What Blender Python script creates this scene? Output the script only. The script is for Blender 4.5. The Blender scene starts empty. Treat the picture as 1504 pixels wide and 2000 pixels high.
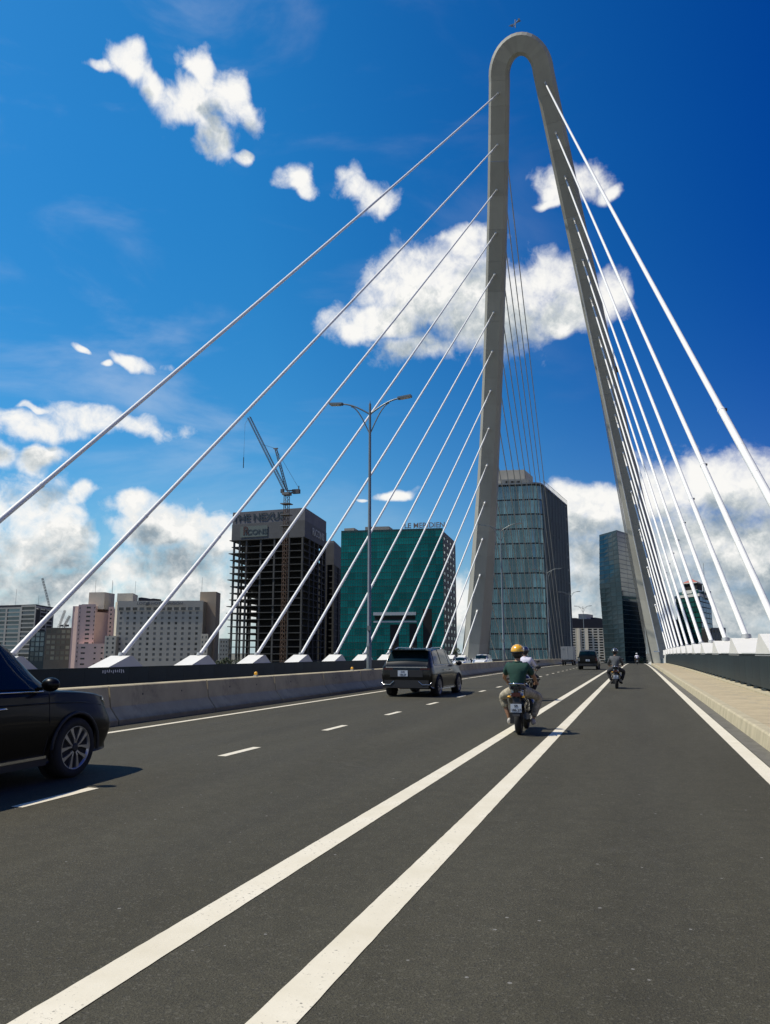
import bpy, bmesh, math, random
from mathutils import Vector, Matrix
random.seed(7)
R = math.radians
sc = bpy.context.scene
COL = sc.collection

# ------------------------------------------------------------------ camera
PITCH, YAW = R(10.3686), R(17.7806)
cd = bpy.data.cameras.new('camera'); cam = bpy.data.objects.new('camera', cd); COL.objects.link(cam)
cam.location = (0, 0, 1.5); cam.rotation_euler = (R(90) + PITCH, 0, YAW)
cd.sensor_fit = 'HORIZONTAL'; cd.sensor_width = 36.0; cd.lens = 36.0 * 1503 / 1504
cd.clip_start = 0.05; cd.clip_end = 20000
sc.camera = cam
sc.cycles.max_bounces = 6; sc.cycles.diffuse_bounces = 2; sc.cycles.glossy_bounces = 3
# ------------------------------------------------------------------ view
sc.view_settings.view_transform = 'Standard'; sc.view_settings.look = 'None'
sc.view_settings.exposure = 0.0; sc.view_settings.gamma = 1.0; sc.view_settings.use_curve_mapping = False
# ------------------------------------------------------------------ sun
SUN_EL = R(57.5); SDX, SDY = -0.952, -0.306          # where the sun stands, seen from above
sd = Vector((SDX * math.cos(SUN_EL), SDY * math.cos(SUN_EL), math.sin(SUN_EL))).normalized()
sl = bpy.data.lights.new('sun', 'SUN'); sl.energy = 4.8; sl.angle = R(0.5); sl.color = (1.0, 0.93, 0.80)
so = bpy.data.objects.new('sun', sl); COL.objects.link(so); so.location = (0, 0, 200)
so.rotation_euler = sd.to_track_quat('Z', 'Y').to_euler()

# ------------------------------------------------------------------ node helpers
class NT:
    def __init__(s, tree): s.t = tree; s.n = tree.nodes; s.l = tree.links
    def add(s, kind, **kw):
        n = s.n.new(kind)
        for k, v in kw.items():
            if k == 'i':
                for a, b in v.items():
                    if isinstance(b, bpy.types.NodeSocket): s.l.new(b, n.inputs[a])
                    else: n.inputs[a].default_value = b
            else: setattr(n, k, v)
        return n
    def m(s, op, a, b=0.0, c=None, clamp=False):
        n = s.n.new('ShaderNodeMath'); n.operation = op; n.use_clamp = clamp
        for k, v in enumerate((a, b, c)):
            if v is None: continue
            if isinstance(v, bpy.types.NodeSocket): s.l.new(v, n.inputs[k])
            else: n.inputs[k].default_value = v
        return n.outputs[0]
    def mix(s, f, a, b, mode='MIX'):
        n = s.n.new('ShaderNodeMix'); n.data_type = 'RGBA'; n.blend_type = mode
        for k, v in ((0, f), (6, a), (7, b)):
            if isinstance(v, bpy.types.NodeSocket): s.l.new(v, n.inputs[k])
            elif k == 0: n.inputs[k].default_value = v
            else: n.inputs[k].default_value = (*v, 1) if len(v) == 3 else v
        return n.outputs[2]
    def ramp(s, f, stops):
        n = s.n.new('ShaderNodeValToRGB'); s.l.new(f, n.inputs[0]); e = n.color_ramp.elements
        while len(e) > 1: e.remove(e[-1])
        e[0].position = stops[0][0]; e[0].color = (*stops[0][1], 1)
        for p, c in stops[1:]:
            q = e.new(p); q.color = (*c, 1)
        return n.outputs[0]

# ------------------------------------------------------------------ sky and clouds
# clouds: (azimuth, elevation, half width, half height, tilt) in degrees, placed round the sky
def px2ae(x, y):
    cy, sy, cp, sp = math.cos(YAW), math.sin(YAW), math.cos(PITCH), math.sin(PITCH)
    f, r, u = Vector((-sy * cp, cy * cp, sp)), Vector((cy, sy, 0)), Vector((sy * sp, -cy * sp, cp))
    d = (f * 1503 + r * (x - 752) - u * (y - 1000)).normalized()
    return math.degrees(math.atan2(d.x, d.y)), math.degrees(math.asin(d.z))
CL = [(250,118,42,34,0),(300,172,58,34,35),(368,205,70,50,0),(388,148,45,24,30),(455,208,68,38,18),(412,268,56,34,35),(196,128,28,12,0),
 (483,318,22,10,0),(580,351,38,18,12),(706,375,50,38,0),
 (1072,362,34,38,0),(1150,352,50,38,0),(1186,378,30,22,0),(1085,390,52,15,0),
 (800,560,92,78,0),(880,570,110,88,0),(960,600,120,92,0),(1062,565,82,70,0),(1120,605,84,45,0),(1186,572,42,42,0),(722,632,84,38,0),(812,690,70,36,0),(918,480,66,34,0),(1105,640,40,20,0),
 (150,687,22,9,25),(210,712,18,11,0),(268,705,52,16,10),(60,828,96,28,0),(210,822,116,26,3),(80,797,28,8,0),
 (8,885,36,28,0),(76,892,42,24,-15),(50,1000,100,74,0),(116,1030,72,62,0),(20,1080,130,60,0),(156,972,32,24,0),
 (262,985,42,32,0),(310,1022,84,56,0),(372,1032,74,46,0),(420,1075,70,44,0),(100,1150,190,44,0),(330,1130,150,66,0),(480,1190,120,60,0),(200,1220,340,44,0),
 (770,967,34,9,0),(708,972,16,6,0),
 (1120,968,80,34,0),(1180,1010,110,60,0),(1300,960,100,66,0),(1385,935,90,58,0),(1475,940,80,66,0),(1300,1090,190,110,0),(1460,1080,150,110,0),(1120,1110,90,90,0),(1420,1200,220,90,0),(1280,1190,160,80,0),(1150,1230,120,60,0),(60,1210,220,60,0),(900,1200,110,60,0),(700,1250,160,34,0),(1620,980,160,80,0),(1700,1120,200,120,0)]
world = bpy.data.worlds.new('World'); sc.world = world; world.use_nodes = True
w = NT(world.node_tree); w.n.clear()
# one reusable group: direction (az, el in tens of degrees) -> cloud field
g = bpy.data.node_groups.new('cloud_field', 'ShaderNodeTree')
g.interface.new_socket('P', in_out='INPUT', socket_type='NodeSocketVector')
g.interface.new_socket('F', in_out='OUTPUT', socket_type='NodeSocketFloat')
G = NT(g); gi = G.add('NodeGroupInput'); go = G.add('NodeGroupOutput')
wn = G.add('ShaderNodeTexNoise', i={'Vector': gi.outputs[0], 'Scale': 2.3, 'Detail': 2.0, 'Roughness': 0.6})
wo = G.add('ShaderNodeVectorMath', operation='MULTIPLY_ADD', i={0: wn.outputs['Color'], 1: (0.46, 0.36, 0), 2: gi.outputs[0]})
P = G.add('ShaderNodeVectorMath', operation='SUBTRACT', i={0: wo.outputs[0], 1: (0.23, 0.18, 0)}).outputs[0]
F = None
for (x, y, rx, ry, rot) in CL:
    a, e = px2ae(x, y)
    a1, e1 = px2ae(x + rx, y); a2, e2 = px2ae(x, y - ry)
    if rot: ra, re = rx * 0.0365, ry * 0.0365
    else: ra, re = abs(a1 - a), abs(e2 - e)
    Pi = P if F is None else G.add('ShaderNodeVectorMath', operation='MULTIPLY_ADD', i={0: F, 1: (1e-9, 1e-9, 0), 2: P}).outputs[0]
    mp = G.add('ShaderNodeMapping', vector_type='TEXTURE', i={'Vector': Pi, 'Location': (a / 10, e / 10, 0), 'Rotation': (0, 0, -R(rot)), 'Scale': (ra / 10, re / 10, 1)})
    ln = G.add('ShaderNodeVectorMath', operation='LENGTH', i={0: mp.outputs[0]})
    v = G.m('SUBTRACT', 1.0, ln.outputs['Value'])
    F = v if F is None else G.m('SMOOTH_MAX', F, v, 0.22)
# general fair-weather clouds away from the ones placed above, and a bank low on the horizon
sx = G.add('ShaderNodeSeparateXYZ', i={0: gi.outputs[0]})
gn = G.add('ShaderNodeTexNoise', i={'Vector': gi.outputs[0], 'Scale': 0.42, 'Detail': 3.0, 'Roughness': 0.55})
away = G.m('MULTIPLY', G.m('SUBTRACT', G.m('ABSOLUTE', G.m('ADD', sx.outputs[0], 1.3)), 4.2), 1.2, clamp=True)
up = G.m('MULTIPLY', G.m('SUBTRACT', sx.outputs[1], 5.0), 1.5, clamp=True)
gen = G.m('ADD', G.m('MULTIPLY', G.m('SUBTRACT', gn.outputs[0], 0.55), 6.0), G.m('MULTIPLY', G.m('SUBTRACT', 1.7, sx.outputs[1]), 0.8))
gen = G.m('MINIMUM', gen, 1.0)
gen = G.m('SUBTRACT', gen, G.m('MULTIPLY', G.m('SUBTRACT', 1.0, G.m('MAXIMUM', away, up)), 8.0))
F = G.m('SMOOTH_MAX', F, gen, 0.2)
F = G.m('MINIMUM', G.m('MULTIPLY', G.m('MAXIMUM', F, -1.1), 1.9), G.m('MULTIPLY_ADD', F, 0.5, 0.50))
n1 = G.add('ShaderNodeTexNoise', i={'Vector': gi.outputs[0], 'Scale': 2.6, 'Detail': 8.0, 'Roughness': 0.64, 'Lacunarity': 2.15, 'Distortion': 0.25})
n2_ = G.add('ShaderNodeTexNoise', i={'Vector': gi.outputs[0], 'Scale': 8.5, 'Detail': 3.0, 'Roughness': 0.6, 'Distortion': 0.6})
F = G.m('ADD', F, G.m('MULTIPLY', G.m('SUBTRACT', n2_.outputs[0], 0.5), 1.2))
F = G.m('ADD', F, G.m('MULTIPLY', G.m('SUBTRACT', n1.outputs[0], 0.50), 2.7))
G.l.new(F, go.inputs[0])
tc = w.add('ShaderNodeTexCoord')
s3 = w.add('ShaderNodeSeparateXYZ', i={0: tc.outputs['Generated']})
az = w.m('MULTIPLY', w.m('ARCTAN2', s3.outputs[0], s3.outputs[1]), 180 / math.pi / 10)
el = w.m('MULTIPLY', w.m('ARCSINE', s3.outputs[2]), 180 / math.pi / 10)
pv = w.add('ShaderNodeCombineXYZ', i={0: az, 1: el, 2: 0.0}).outputs[0]
def cf(off, prev=None):
    n = w.n.new('ShaderNodeGroup'); n.node_tree = g
    v = w.add('ShaderNodeVectorMath', operation='ADD', i={0: pv, 1: off})
    if prev is not None: v = w.add('ShaderNodeVectorMath', operation='MULTIPLY_ADD', i={0: prev, 1: (1e-9, 1e-9, 0), 2: v.outputs[0]})
    w.l.new(v.outputs[0], n.inputs[0]); return n.outputs[0]
f0 = cf((0, 0, 0)); f2 = cf((-0.10, 0.24, 0), f0)
alpha = w.add('ShaderNodeMapRange', interpolation_type='SMOOTHSTEP', i={0: f0, 1: -0.55, 2: 1.0, 3: 0.0, 4: 1.0}).outputs[0]
fc = w.m('MAXIMUM', f0, 0.0)
rel2 = w.m('SUBTRACT', fc, w.m('MAXIMUM', f2, 0.0))       # bright where the side towards the sun thins out
dn = w.add('ShaderNodeTexNoise', i={'Vector': pv, 'Scale': 0.8, 'Detail': 3.0, 'Roughness': 0.5})
thin = w.m('MULTIPLY', w.m('SUBTRACT', 0.85, f0), 0.50, clamp=True)
low = w.m('MULTIPLY', w.m('SUBTRACT', 1.9, el), 0.05, clamp=True)
sh = w.m('ADD', w.m('MULTIPLY_ADD', rel2, 0.42, 0.55), w.m('MULTIPLY', w.m('SUBTRACT', dn.outputs[0], 0.5), 0.75))
sh = w.m('ADD', w.m('SUBTRACT', sh, low), thin, clamp=True)
ccol = w.ramp(sh, [(0.0, (0.15, 0.21, 0.26)), (0.35, (0.34, 0.41, 0.46)), (0.60, (0.66, 0.70, 0.71)), (0.85, (1.0, 0.99, 0.96))])
sky = w.add('ShaderNodeTexSky', sky_type='NISHITA')
sky.sun_disc = False; sky.sun_elevation = SUN_EL; sky.sun_rotation = math.atan2(SDX, SDY); sky.altitude = 0
sky.air_density = 1.0; sky.dust_density = 0.4; sky.ozone_density = 3.0
hs = w.add('ShaderNodeHueSaturation', i={'Hue': 0.492, 'Saturation': 1.38, 'Value': 1.0, 'Color': sky.outputs[0]})
gm = w.add('ShaderNodeGamma', i={0: hs.outputs[0], 1: 1.0})
# deeper blue away from the sun's side of the sky
xs = w.m('MINIMUM', w.m('MAXIMUM', s3.outputs[0], -0.42), 0.30)
fr_ = w.m('MULTIPLY_ADD', xs, -0.95, 0.20, clamp=True); fg_ = w.m('MULTIPLY_ADD', xs, -1.15, 0.56); fb_ = w.m('MULTIPLY_ADD', xs, -0.60, 0.90)
fac = w.add('ShaderNodeCombineColor', i={0: fr_, 1: fg_, 2: fb_}).outputs[0]
skyc = w.mix(1.0, gm.outputs[0], fac, 'MULTIPLY')
skyc = w.mix(1.0, skyc, w.m('MULTIPLY_ADD', w.m('MULTIPLY', el, 0.29, clamp=True), 0.22, 0.80), 'MULTIPLY')
hzf = w.m('MULTIPLY', w.m('POWER', 2.718, w.m('MULTIPLY', w.m('MAXIMUM', el, 0.0), -2.2)), 0.85)
skyc = w.mix(hzf, skyc, (3.9, 4.7, 5.2))
b1 = w.add('ShaderNodeBackground', i={'Color': skyc, 'Strength': 0.125})
b2 = w.add('ShaderNodeBackground', i={'Color': ccol, 'Strength': 0.96})
cn_ = w.add('ShaderNodeTexNoise', i={'Vector': w.add('ShaderNodeMapping', i={'Vector': pv, 'Scale': (0.35, 1.0, 1), 'Rotation': (0, 0, 0.35)}).outputs[0], 'Scale': 1.3, 'Detail': 7.0, 'Roughness': 0.55, 'Distortion': 0.5})
cir = w.add('ShaderNodeMapRange', interpolation_type='SMOOTHSTEP', i={0: cn_.outputs[0], 1: 0.48, 2: 0.78, 3: 0.0, 4: 0.26}).outputs[0]
alpha = w.m('MAXIMUM', alpha, w.m('MULTIPLY', cir, w.m('MULTIPLY', s3.outputs[0], -2.0, clamp=True)))
mx = w.add('ShaderNodeMixShader', i={0: alpha, 1: b1.outputs[0], 2: b2.outputs[0]})
w.l.new(mx.outputs[0], w.add('ShaderNodeOutputWorld').inputs[0])
world.cycles.sampling_method = 'MANUAL'; world.cycles.sample_map_resolution = 512

# ------------------------------------------------------------------ materials
MATS = {}
def mat(name, col, rough=0.6, metal=0.0, var=0.0, scale=3.0, bump=0.0, bscale=20.0, rnd=0.0, spec=0.5, coat=0.0, dirt=None, dscale=0.7, trans=0.0, stretch=(1, 1, 1)):
    if name in MATS: return MATS[name]
    m = bpy.data.materials.new(name); m.use_nodes = True; t = NT(m.node_tree)
    b = t.n['Principled BSDF']; b.inputs['Roughness'].default_value = rough; b.inputs['Metallic'].default_value = metal
    b.inputs['Specular IOR Level'].default_value = spec; b.inputs['Coat Weight'].default_value = coat
    b.inputs['Coat Roughness'].default_value = 0.04; b.inputs['Transmission Weight'].default_value = trans
    geo = t.add('ShaderNodeTexCoord'); pos = geo.outputs['Object']
    pos = t.add('ShaderNodeMapping', i={'Vector': pos, 'Scale': stretch}).outputs[0]
    c = col
    if var:
        n = t.add('ShaderNodeTexNoise', i={'Vector': pos, 'Scale': scale, 'Detail': 6.0, 'Roughness': 0.65})
        f = t.add('ShaderNodeMapRange', i={0: n.outputs[0], 1: 0.3, 2: 0.7, 3: 1 - var, 4: 1 + var})
        c = t.mix(1.0, col, f.outputs[0], 'MULTIPLY')
    if dirt:
        n = t.add('ShaderNodeTexNoise', i={'Vector': pos, 'Scale': dscale, 'Detail': 8.0, 'Roughness': 0.7, 'Distortion': 0.4})
        f = t.add('ShaderNodeMapRange', interpolation_type='SMOOTHSTEP', i={0: n.outputs[0], 1: 0.52, 2: 0.72, 3: 0.0, 4: 0.75})
        c = t.mix(f.outputs[0], c, dirt)
    if rnd:
        oi = t.add('ShaderNodeObjectInfo')
        f = t.add('ShaderNodeMapRange', i={0: oi.outputs['Random'], 1: 0.0, 2: 1.0, 3: 1 - rnd, 4: 1 + rnd})
        c = t.mix(1.0, c, f.outputs[0], 'MULTIPLY')
    if isinstance(c, bpy.types.NodeSocket): t.l.new(c, b.inputs['Base Color'])
    else: b.inputs['Base Color'].default_value = (*c, 1)
    if bump:
        n = t.add('ShaderNodeTexNoise', i={'Vector': pos, 'Scale': bscale, 'Detail': 5.0, 'Roughness': 0.6})
        bp = t.add('ShaderNodeBump', i={'Strength': bump, 'Distance': 0.02, 'Height': n.outputs[0]})
        t.l.new(bp.outputs[0], b.inputs['Normal'])
    MATS[name] = m; return m

def asphalt():
    m = bpy.data.materials.new('asphalt'); m.use_nodes = True; t = NT(m.node_tree); b = t.n['Principled BSDF']
    p = t.add('ShaderNodeTexCoord').outputs['Object']
    big = t.add('ShaderNodeTexNoise', i={'Vector': t.add('ShaderNodeMapping', i={'Vector': p, 'Scale': (1.1, 0.16, 1)}).outputs[0], 'Scale': 0.9, 'Detail': 5.0, 'Roughness': 0.6})
    mid = t.add('ShaderNodeTexNoise', i={'Vector': p, 'Scale': 5.0, 'Detail': 4.0, 'Roughness': 0.7})
    fine = t.add('ShaderNodeTexNoise', i={'Vector': p, 'Scale': 90.0, 'Detail': 3.0, 'Roughness': 0.8})
    jig = t.add('ShaderNodeTexNoise', i={'Vector': p, 'Scale': 60.0, 'Detail': 2.0})
    vo = t.add('ShaderNodeTexVoronoi', i={'Vector': t.add('ShaderNodeVectorMath', operation='MULTIPLY_ADD', i={0: jig.outputs['Color'], 1: (.03, .03, .03), 2: p}).outputs[0], 'Scale': 85.0})
    c = t.mix(t.add('ShaderNodeMapRange', i={0: big.outputs[0], 1: 0.35, 2: 0.65, 3: 0.0, 4: 1.0}).outputs[0], (0.048, 0.0435, 0.028), (0.060, 0.055, 0.037))
    c = t.mix(1.0, c, t.add('ShaderNodeMapRange', i={0: mid.outputs[0], 1: 0.3, 2: 0.7, 3: 0.86, 4: 1.12}).outputs[0], 'MULTIPLY')
    c = t.mix(1.0, c, t.add('ShaderNodeMapRange', i={0: fine.outputs[0], 1: 0.28, 2: 0.72, 3: 0.45, 4: 1.6}).outputs[0], 'MULTIPLY')
    sx_ = t.add('ShaderNodeSeparateXYZ', i={0: p}).outputs[0]
    trk = None
    for cx_ in (-3.4, -5.0, -6.9, -8.6, 0.0):                      # polished wheel tracks
        d_ = t.m('ABSOLUTE', t.m('ADD', t.m('SUBTRACT', sx_, cx_), t.m('MULTIPLY', t.m('SUBTRACT', big.outputs[0], 0.5), 0.5)))
        q_ = t.m('SUBTRACT', 1.0, t.m('MULTIPLY', d_, 2.2), clamp=True); trk = q_ if trk is None else t.m('MAXIMUM', trk, q_)
    c = t.mix(t.m('MULTIPLY', trk, 0.16), c, (0.022, 0.021, 0.018))
    spot = t.add('ShaderNodeTexNoise', i={'Vector': p, 'Scale': 0.9, 'Detail': 7.0, 'Roughness': 0.75, 'Distortion': 0.8})
    c = t.mix(t.add('ShaderNodeMapRange', interpolation_type='SMOOTHSTEP', i={0: spot.outputs[0], 1: 0.60, 2: 0.76, 3: 0.0, 4: 0.42}).outputs[0], c, (0.030, 0.028, 0.024))
    c = t.mix(t.add('ShaderNodeMapRange', interpolation_type='SMOOTHSTEP', i={0: spot.outputs[0], 1: 0.40, 2: 0.24, 3: 0.0, 4: 0.30}).outputs[0], c, (0.10, 0.095, 0.08))
    stone = t.add('ShaderNodeSeparateColor', i={0: vo.outputs['Color']})
    c = t.mix(t.m('MULTIPLY', t.m('GREATER_THAN', stone.outputs[0], 0.94), 0.28), c, (0.16, 0.15, 0.12))
    c = t.mix(t.m('MULTIPLY', t.m('LESS_THAN', stone.outputs[0], 0.14), 0.4), c, (0.025, 0.025, 0.022))
    pit = t.add('ShaderNodeTexVoronoi', i={'Vector': p, 'Scale': 9.0})
    ps = t.add('ShaderNodeSeparateColor', i={0: pit.outputs['Color']})
    pm = t.m('MULTIPLY', t.m('LESS_THAN', pit.outputs['Distance'], 0.10), t.m('GREATER_THAN', ps.outputs[1], 0.9))
    c = t.mix(t.m('MULTIPLY', pm, 0.8), c, (0.22, 0.21, 0.19))
    t.l.new(c, b.inputs['Base Color']); b.inputs['Roughness'].default_value = 0.86; b.inputs['Specular IOR Level'].default_value = 0.25
    h = t.m('ADD', t.m('MULTIPLY', fine.outputs[0], 0.8), t.m('MULTIPLY', vo.outputs['Distance'], 1.0))
    t.l.new(t.add('ShaderNodeBump', i={'Strength': 0.55, 'Distance': 0.008, 'Height': h}).outputs[0], b.inputs['Normal'])
    return m
ASPH = asphalt()
def paint():
    m = bpy.data.materials.new('road_paint'); m.use_nodes = True; t = NT(m.node_tree); b = t.n['Principled BSDF']
    p = t.add('ShaderNodeTexCoord').outputs['Object']
    n = t.add('ShaderNodeTexNoise', i={'Vector': p, 'Scale': 38.0, 'Detail': 4.0, 'Roughness': 0.75})
    n2 = t.add('ShaderNodeTexNoise', i={'Vector': p, 'Scale': 2.2, 'Detail': 5.0, 'Roughness': 0.6})
    wear = t.add('ShaderNodeMapRange', interpolation_type='SMOOTHSTEP', i={0: t.m('ADD', n.outputs[0], t.m('MULTIPLY', n2.outputs[0], 0.32)), 1: 0.775, 2: 0.86, 3: 0.0, 4: 0.8}).outputs[0]
    c = t.mix(t.add('ShaderNodeMapRange', i={0: n2.outputs[0], 1: 0.3, 2: 0.7, 3: 0.0, 4: 1.0}).outputs[0], (0.60, 0.54, 0.40), (0.70, 0.64, 0.50))
    c = t.mix(wear, c, (0.12, 0.11, 0.09))
    t.l.new(c, b.inputs['Base Color']); b.inputs['Roughness'].default_value = 0.7
    t.l.new(t.add('ShaderNodeBump', i={'Strength': 0.3, 'Distance': 0.004, 'Height': n.outputs[0]}).outputs[0], b.inputs['Normal'])
    return m
PAINT = paint()
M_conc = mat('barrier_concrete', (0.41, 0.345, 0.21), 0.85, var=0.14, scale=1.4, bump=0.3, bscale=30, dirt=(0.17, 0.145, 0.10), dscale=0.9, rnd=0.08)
M_pyl = mat('pylon_concrete', (0.34, 0.33, 0.285), 0.8, var=0.10, scale=0.25, bump=0.2, bscale=4, dirt=(0.25, 0.24, 0.205), dscale=0.10, rnd=0.09, stretch=(1, 1, .25))
M_kerb = mat('kerb_concrete', (0.43, 0.37, 0.24), 0.85, var=0.18, scale=2.2, bump=0.4, bscale=35, dirt=(0.19, 0.17, 0.11), dscale=1.6, stretch=(1, 1.6, 0.5))
M_gut = mat('gutter_concrete', (0.125, 0.115, 0.09), 0.9, var=0.25, scale=3, bump=0.4, bscale=40, dirt=(0.055, 0.05, 0.038), dscale=1.5)
M_walk = mat('footway_concrete', (0.40, 0.325, 0.20), 0.85, var=0.13, scale=1.5, bump=0.3, bscale=40, dirt=(0.25, 0.23, 0.18), dscale=1.2, rnd=0.05, stretch=(2.5, 0.8, 1))
M_beam = mat('edge_beam_concrete', (0.50, 0.49, 0.44), 0.8, var=0.08, scale=1.5)
M_block = mat('anchor_block_paint', (0.66, 0.64, 0.58), 0.6, var=0.05, scale=1.0)
M_panel = mat('parapet_steel', (0.013, 0.023, 0.026), 0.5, var=0.25, scale=0.5, bump=0.05, bscale=2, rnd=0.15, dirt=(0.014, 0.020, 0.020), dscale=0.5, spec=0.25)
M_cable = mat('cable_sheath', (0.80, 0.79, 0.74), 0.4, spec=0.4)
M_cable2 = mat('dark_cable_sheath', (0.36, 0.36, 0.34), 0.5)  # darker grey version of the sheath, for cables beyond the pylon
M_pipe = mat('galvanised_pipe', (0.42, 0.42, 0.40), 0.45, metal=0.3, var=0.1)
M_black = mat('black_rubber', (0.012, 0.012, 0.012), 0.75)
M_pole = mat('lamp_post_steel', (0.16, 0.18, 0.18), 0.4, metal=0.4, var=0.1)
M_white = mat('white_panel', (0.72, 0.72, 0.70), 0.5, var=0.04)
M_ground = mat('ground_earth', (0.12, 0.115, 0.085), 0.95, var=0.3, scale=0.02)
M_water = mat('river_water', (0.06, 0.065, 0.05), 0.12, var=0.2, scale=0.05, bump=0.3, bscale=0.6)

# ------------------------------------------------------------------ mesh builder
def foot_darken(m, z0, z1, col, amt):
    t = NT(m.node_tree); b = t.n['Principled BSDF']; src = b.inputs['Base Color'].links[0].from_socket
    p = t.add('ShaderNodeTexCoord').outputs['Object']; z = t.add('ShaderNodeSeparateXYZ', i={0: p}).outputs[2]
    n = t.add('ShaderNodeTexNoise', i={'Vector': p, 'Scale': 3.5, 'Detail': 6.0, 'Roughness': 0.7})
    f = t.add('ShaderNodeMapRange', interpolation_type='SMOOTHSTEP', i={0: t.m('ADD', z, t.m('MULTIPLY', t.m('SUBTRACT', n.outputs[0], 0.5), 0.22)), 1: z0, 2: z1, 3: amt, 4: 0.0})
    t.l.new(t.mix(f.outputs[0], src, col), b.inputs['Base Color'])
foot_darken(M_conc, 0.05, 0.20, (0.09, 0.08, 0.058), 0.65)  # barrier colour blends darker towards the foot, with a noisy upper edge
class MB:
    def __init__(s): s.v = []; s.f = []; s.sm = []
    def _add(s, vs, fs, smooth=False):
        o = len(s.v); s.v += [tuple(v) for v in vs]; s.f += [tuple(i + o for i in f) for f in fs]; s.sm += [smooth] * len(fs); return s
    def box(s, c, sz, rz=0.0, M=None):
        hx, hy, hz = sz[0] / 2, sz[1] / 2, sz[2] / 2
        vs = [Vector((x * hx, y * hy, z * hz)) for z in (-1, 1) for y in (-1, 1) for x in (-1, 1)]
        if M is not None: vs = [M @ v for v in vs]
        if rz: 
            q = Matrix.Rotation(rz, 3, 'Z'); vs = [q @ v for v in vs]
        vs = [v + Vector(c) for v in vs]
        return s._add(vs, [(0, 2, 3, 1), (4, 5, 7, 6), (0, 1, 5, 4), (2, 6, 7, 3), (0, 4, 6, 2), (1, 3, 7, 5)])
    def prism(s, pts, z0, z1):
        n = len(pts)
        vs = [(p[0], p[1], z0) for p in pts] + [(p[0], p[1], z1) for p in pts]
        return s._add(vs, [tuple(range(n - 1, -1, -1)), tuple(range(n, 2 * n))] + [(i, (i + 1) % n, n + (i + 1) % n, n + i) for i in range(n)])
    def loft(s, rings, caps=True, smooth=True, closed=False):
        n = len(rings[0]); vs = [p for r_ in rings for p in r_]; fs = []
        k = len(rings)
        for i in range(k - 1 + (1 if closed else 0)):
            a, b = i * n, ((i + 1) % k) * n
            fs += [(a + j, a + (j + 1) % n, b + (j + 1) % n, b + j) for j in range(n)]
        s._add(vs, fs, smooth)
        if caps and not closed: s._add(rings[0], [tuple(range(n - 1, -1, -1))]); s._add(rings[-1], [tuple(range(n))])
        return s
    def tube(s, path, r, n=8, caps=True, smooth=True):
        P = [Vector(p) for p in path]; rr = r if isinstance(r, (list, tuple)) else [r] * len(P); rings = []
        ref = Vector((0, 0, 1))
        for i, p in enumerate(P):
            t = (P[min(i + 1, len(P) - 1)] - P[max(i - 1, 0)]).normalized()
            a = t.cross(ref)
            if a.length < 0.05: a = t.cross(Vector((0, 1, 0)))
            a.normalize(); b = a.cross(t)
            rings.append([p + (a * math.cos(q) + b * math.sin(q)) * rr[i] for q in [2 * math.pi * k / n for k in range(n)]])
        return s.loft(rings, caps, smooth)
    def lathe(s, c, axis, prof, n=24, smooth=True, arc=None):
        ax = Vector(axis).normalized(); a = ax.cross(Vector((0, 0, 1)))
        if a.length < 0.05: a = Vector((1, 0, 0))
        a.normalize(); b = ax.cross(a); c = Vector(c)
        rings = [[c + ax * h + (a * math.cos(q) + b * math.sin(q)) * rad for q in [2 * math.pi * k / n for k in range(n)]] for rad, h in prof]
        return s.loft(rings, True, smooth)
    def ell(s, c, r, n=14, m=8):
        rings = []
        for i in range(m + 1):
            th = math.pi * (0.02 + 0.96 * i / m)
            rings.append([(c[0] + r[0] * math.sin(th) * math.cos(q), c[1] + r[1] * math.sin(th) * math.sin(q), c[2] - r[2] * math.cos(th)) for q in [2 * math.pi * k / n for k in range(n)]])
        return s.loft(rings)
    def mesh(s, name, off=None):
        me = bpy.data.meshes.new(name)
        v = s.v if off is None else [(a - off[0], b - off[1], c - off[2]) for a, b, c in s.v]
        me.from_pydata(v, [], s.f); me.polygons.foreach_set('use_smooth', s.sm); me.update(); return me

def put(name, me, m, parent=None, loc=(0, 0, 0), rot=(0, 0, 0), label=None, kind=None):
    if isinstance(me, MB): me = me.mesh(name)
    if m is not None and not me.materials: me.materials.append(m)
    o = bpy.data.objects.new(name, me); COL.objects.link(o); o.location = loc; o.rotation_euler = rot
    if parent is not None: o.parent = parent
    if label: o['label'] = label
    if kind: o['kind'] = kind
    return o
def tag(o, label, cat, group=None):
    o['label'] = label; o['category'] = cat
    if group: o['group'] = group
    return o
def thing(name, label, cat, loc=(0, 0, 0), rz=0.0, group=None):
    o = bpy.data.objects.new(name, None); COL.objects.link(o); o.location = loc; o.rotation_euler = (0, 0, rz); o.empty_display_size = 0.2
    return tag(o, label, cat, group)
def copy_tree(o, parent=None):
    c = o.copy(); COL.objects.link(c); c.parent = parent
    for ch in o.children: copy_tree(ch, c)
    return c
ORD = ['first', 'second', 'third', 'fourth', 'fifth', 'sixth', 'seventh', 'eighth', 'ninth', 'tenth', 'eleventh', 'twelfth', 'thirteenth', 'fourteenth', 'fifteenth']
def text_mesh(body, size, depth=0.02, bold=0.0):
    cu = bpy.data.curves.new('lettering', 'FONT'); cu.body = body; cu.size = size; cu.extrude = depth; cu.offset = bold; cu.resolution_u = 3
    cu.align_x = 'CENTER'; cu.align_y = 'CENTER'
    o = bpy.data.objects.new('lettering', cu); COL.objects.link(o)
    dg = bpy.context.evaluated_depsgraph_get(); me = bpy.data.meshes.new_from_object(o.evaluated_get(dg))
    bpy.data.objects.remove(o); me.materials.clear(); return me
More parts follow.
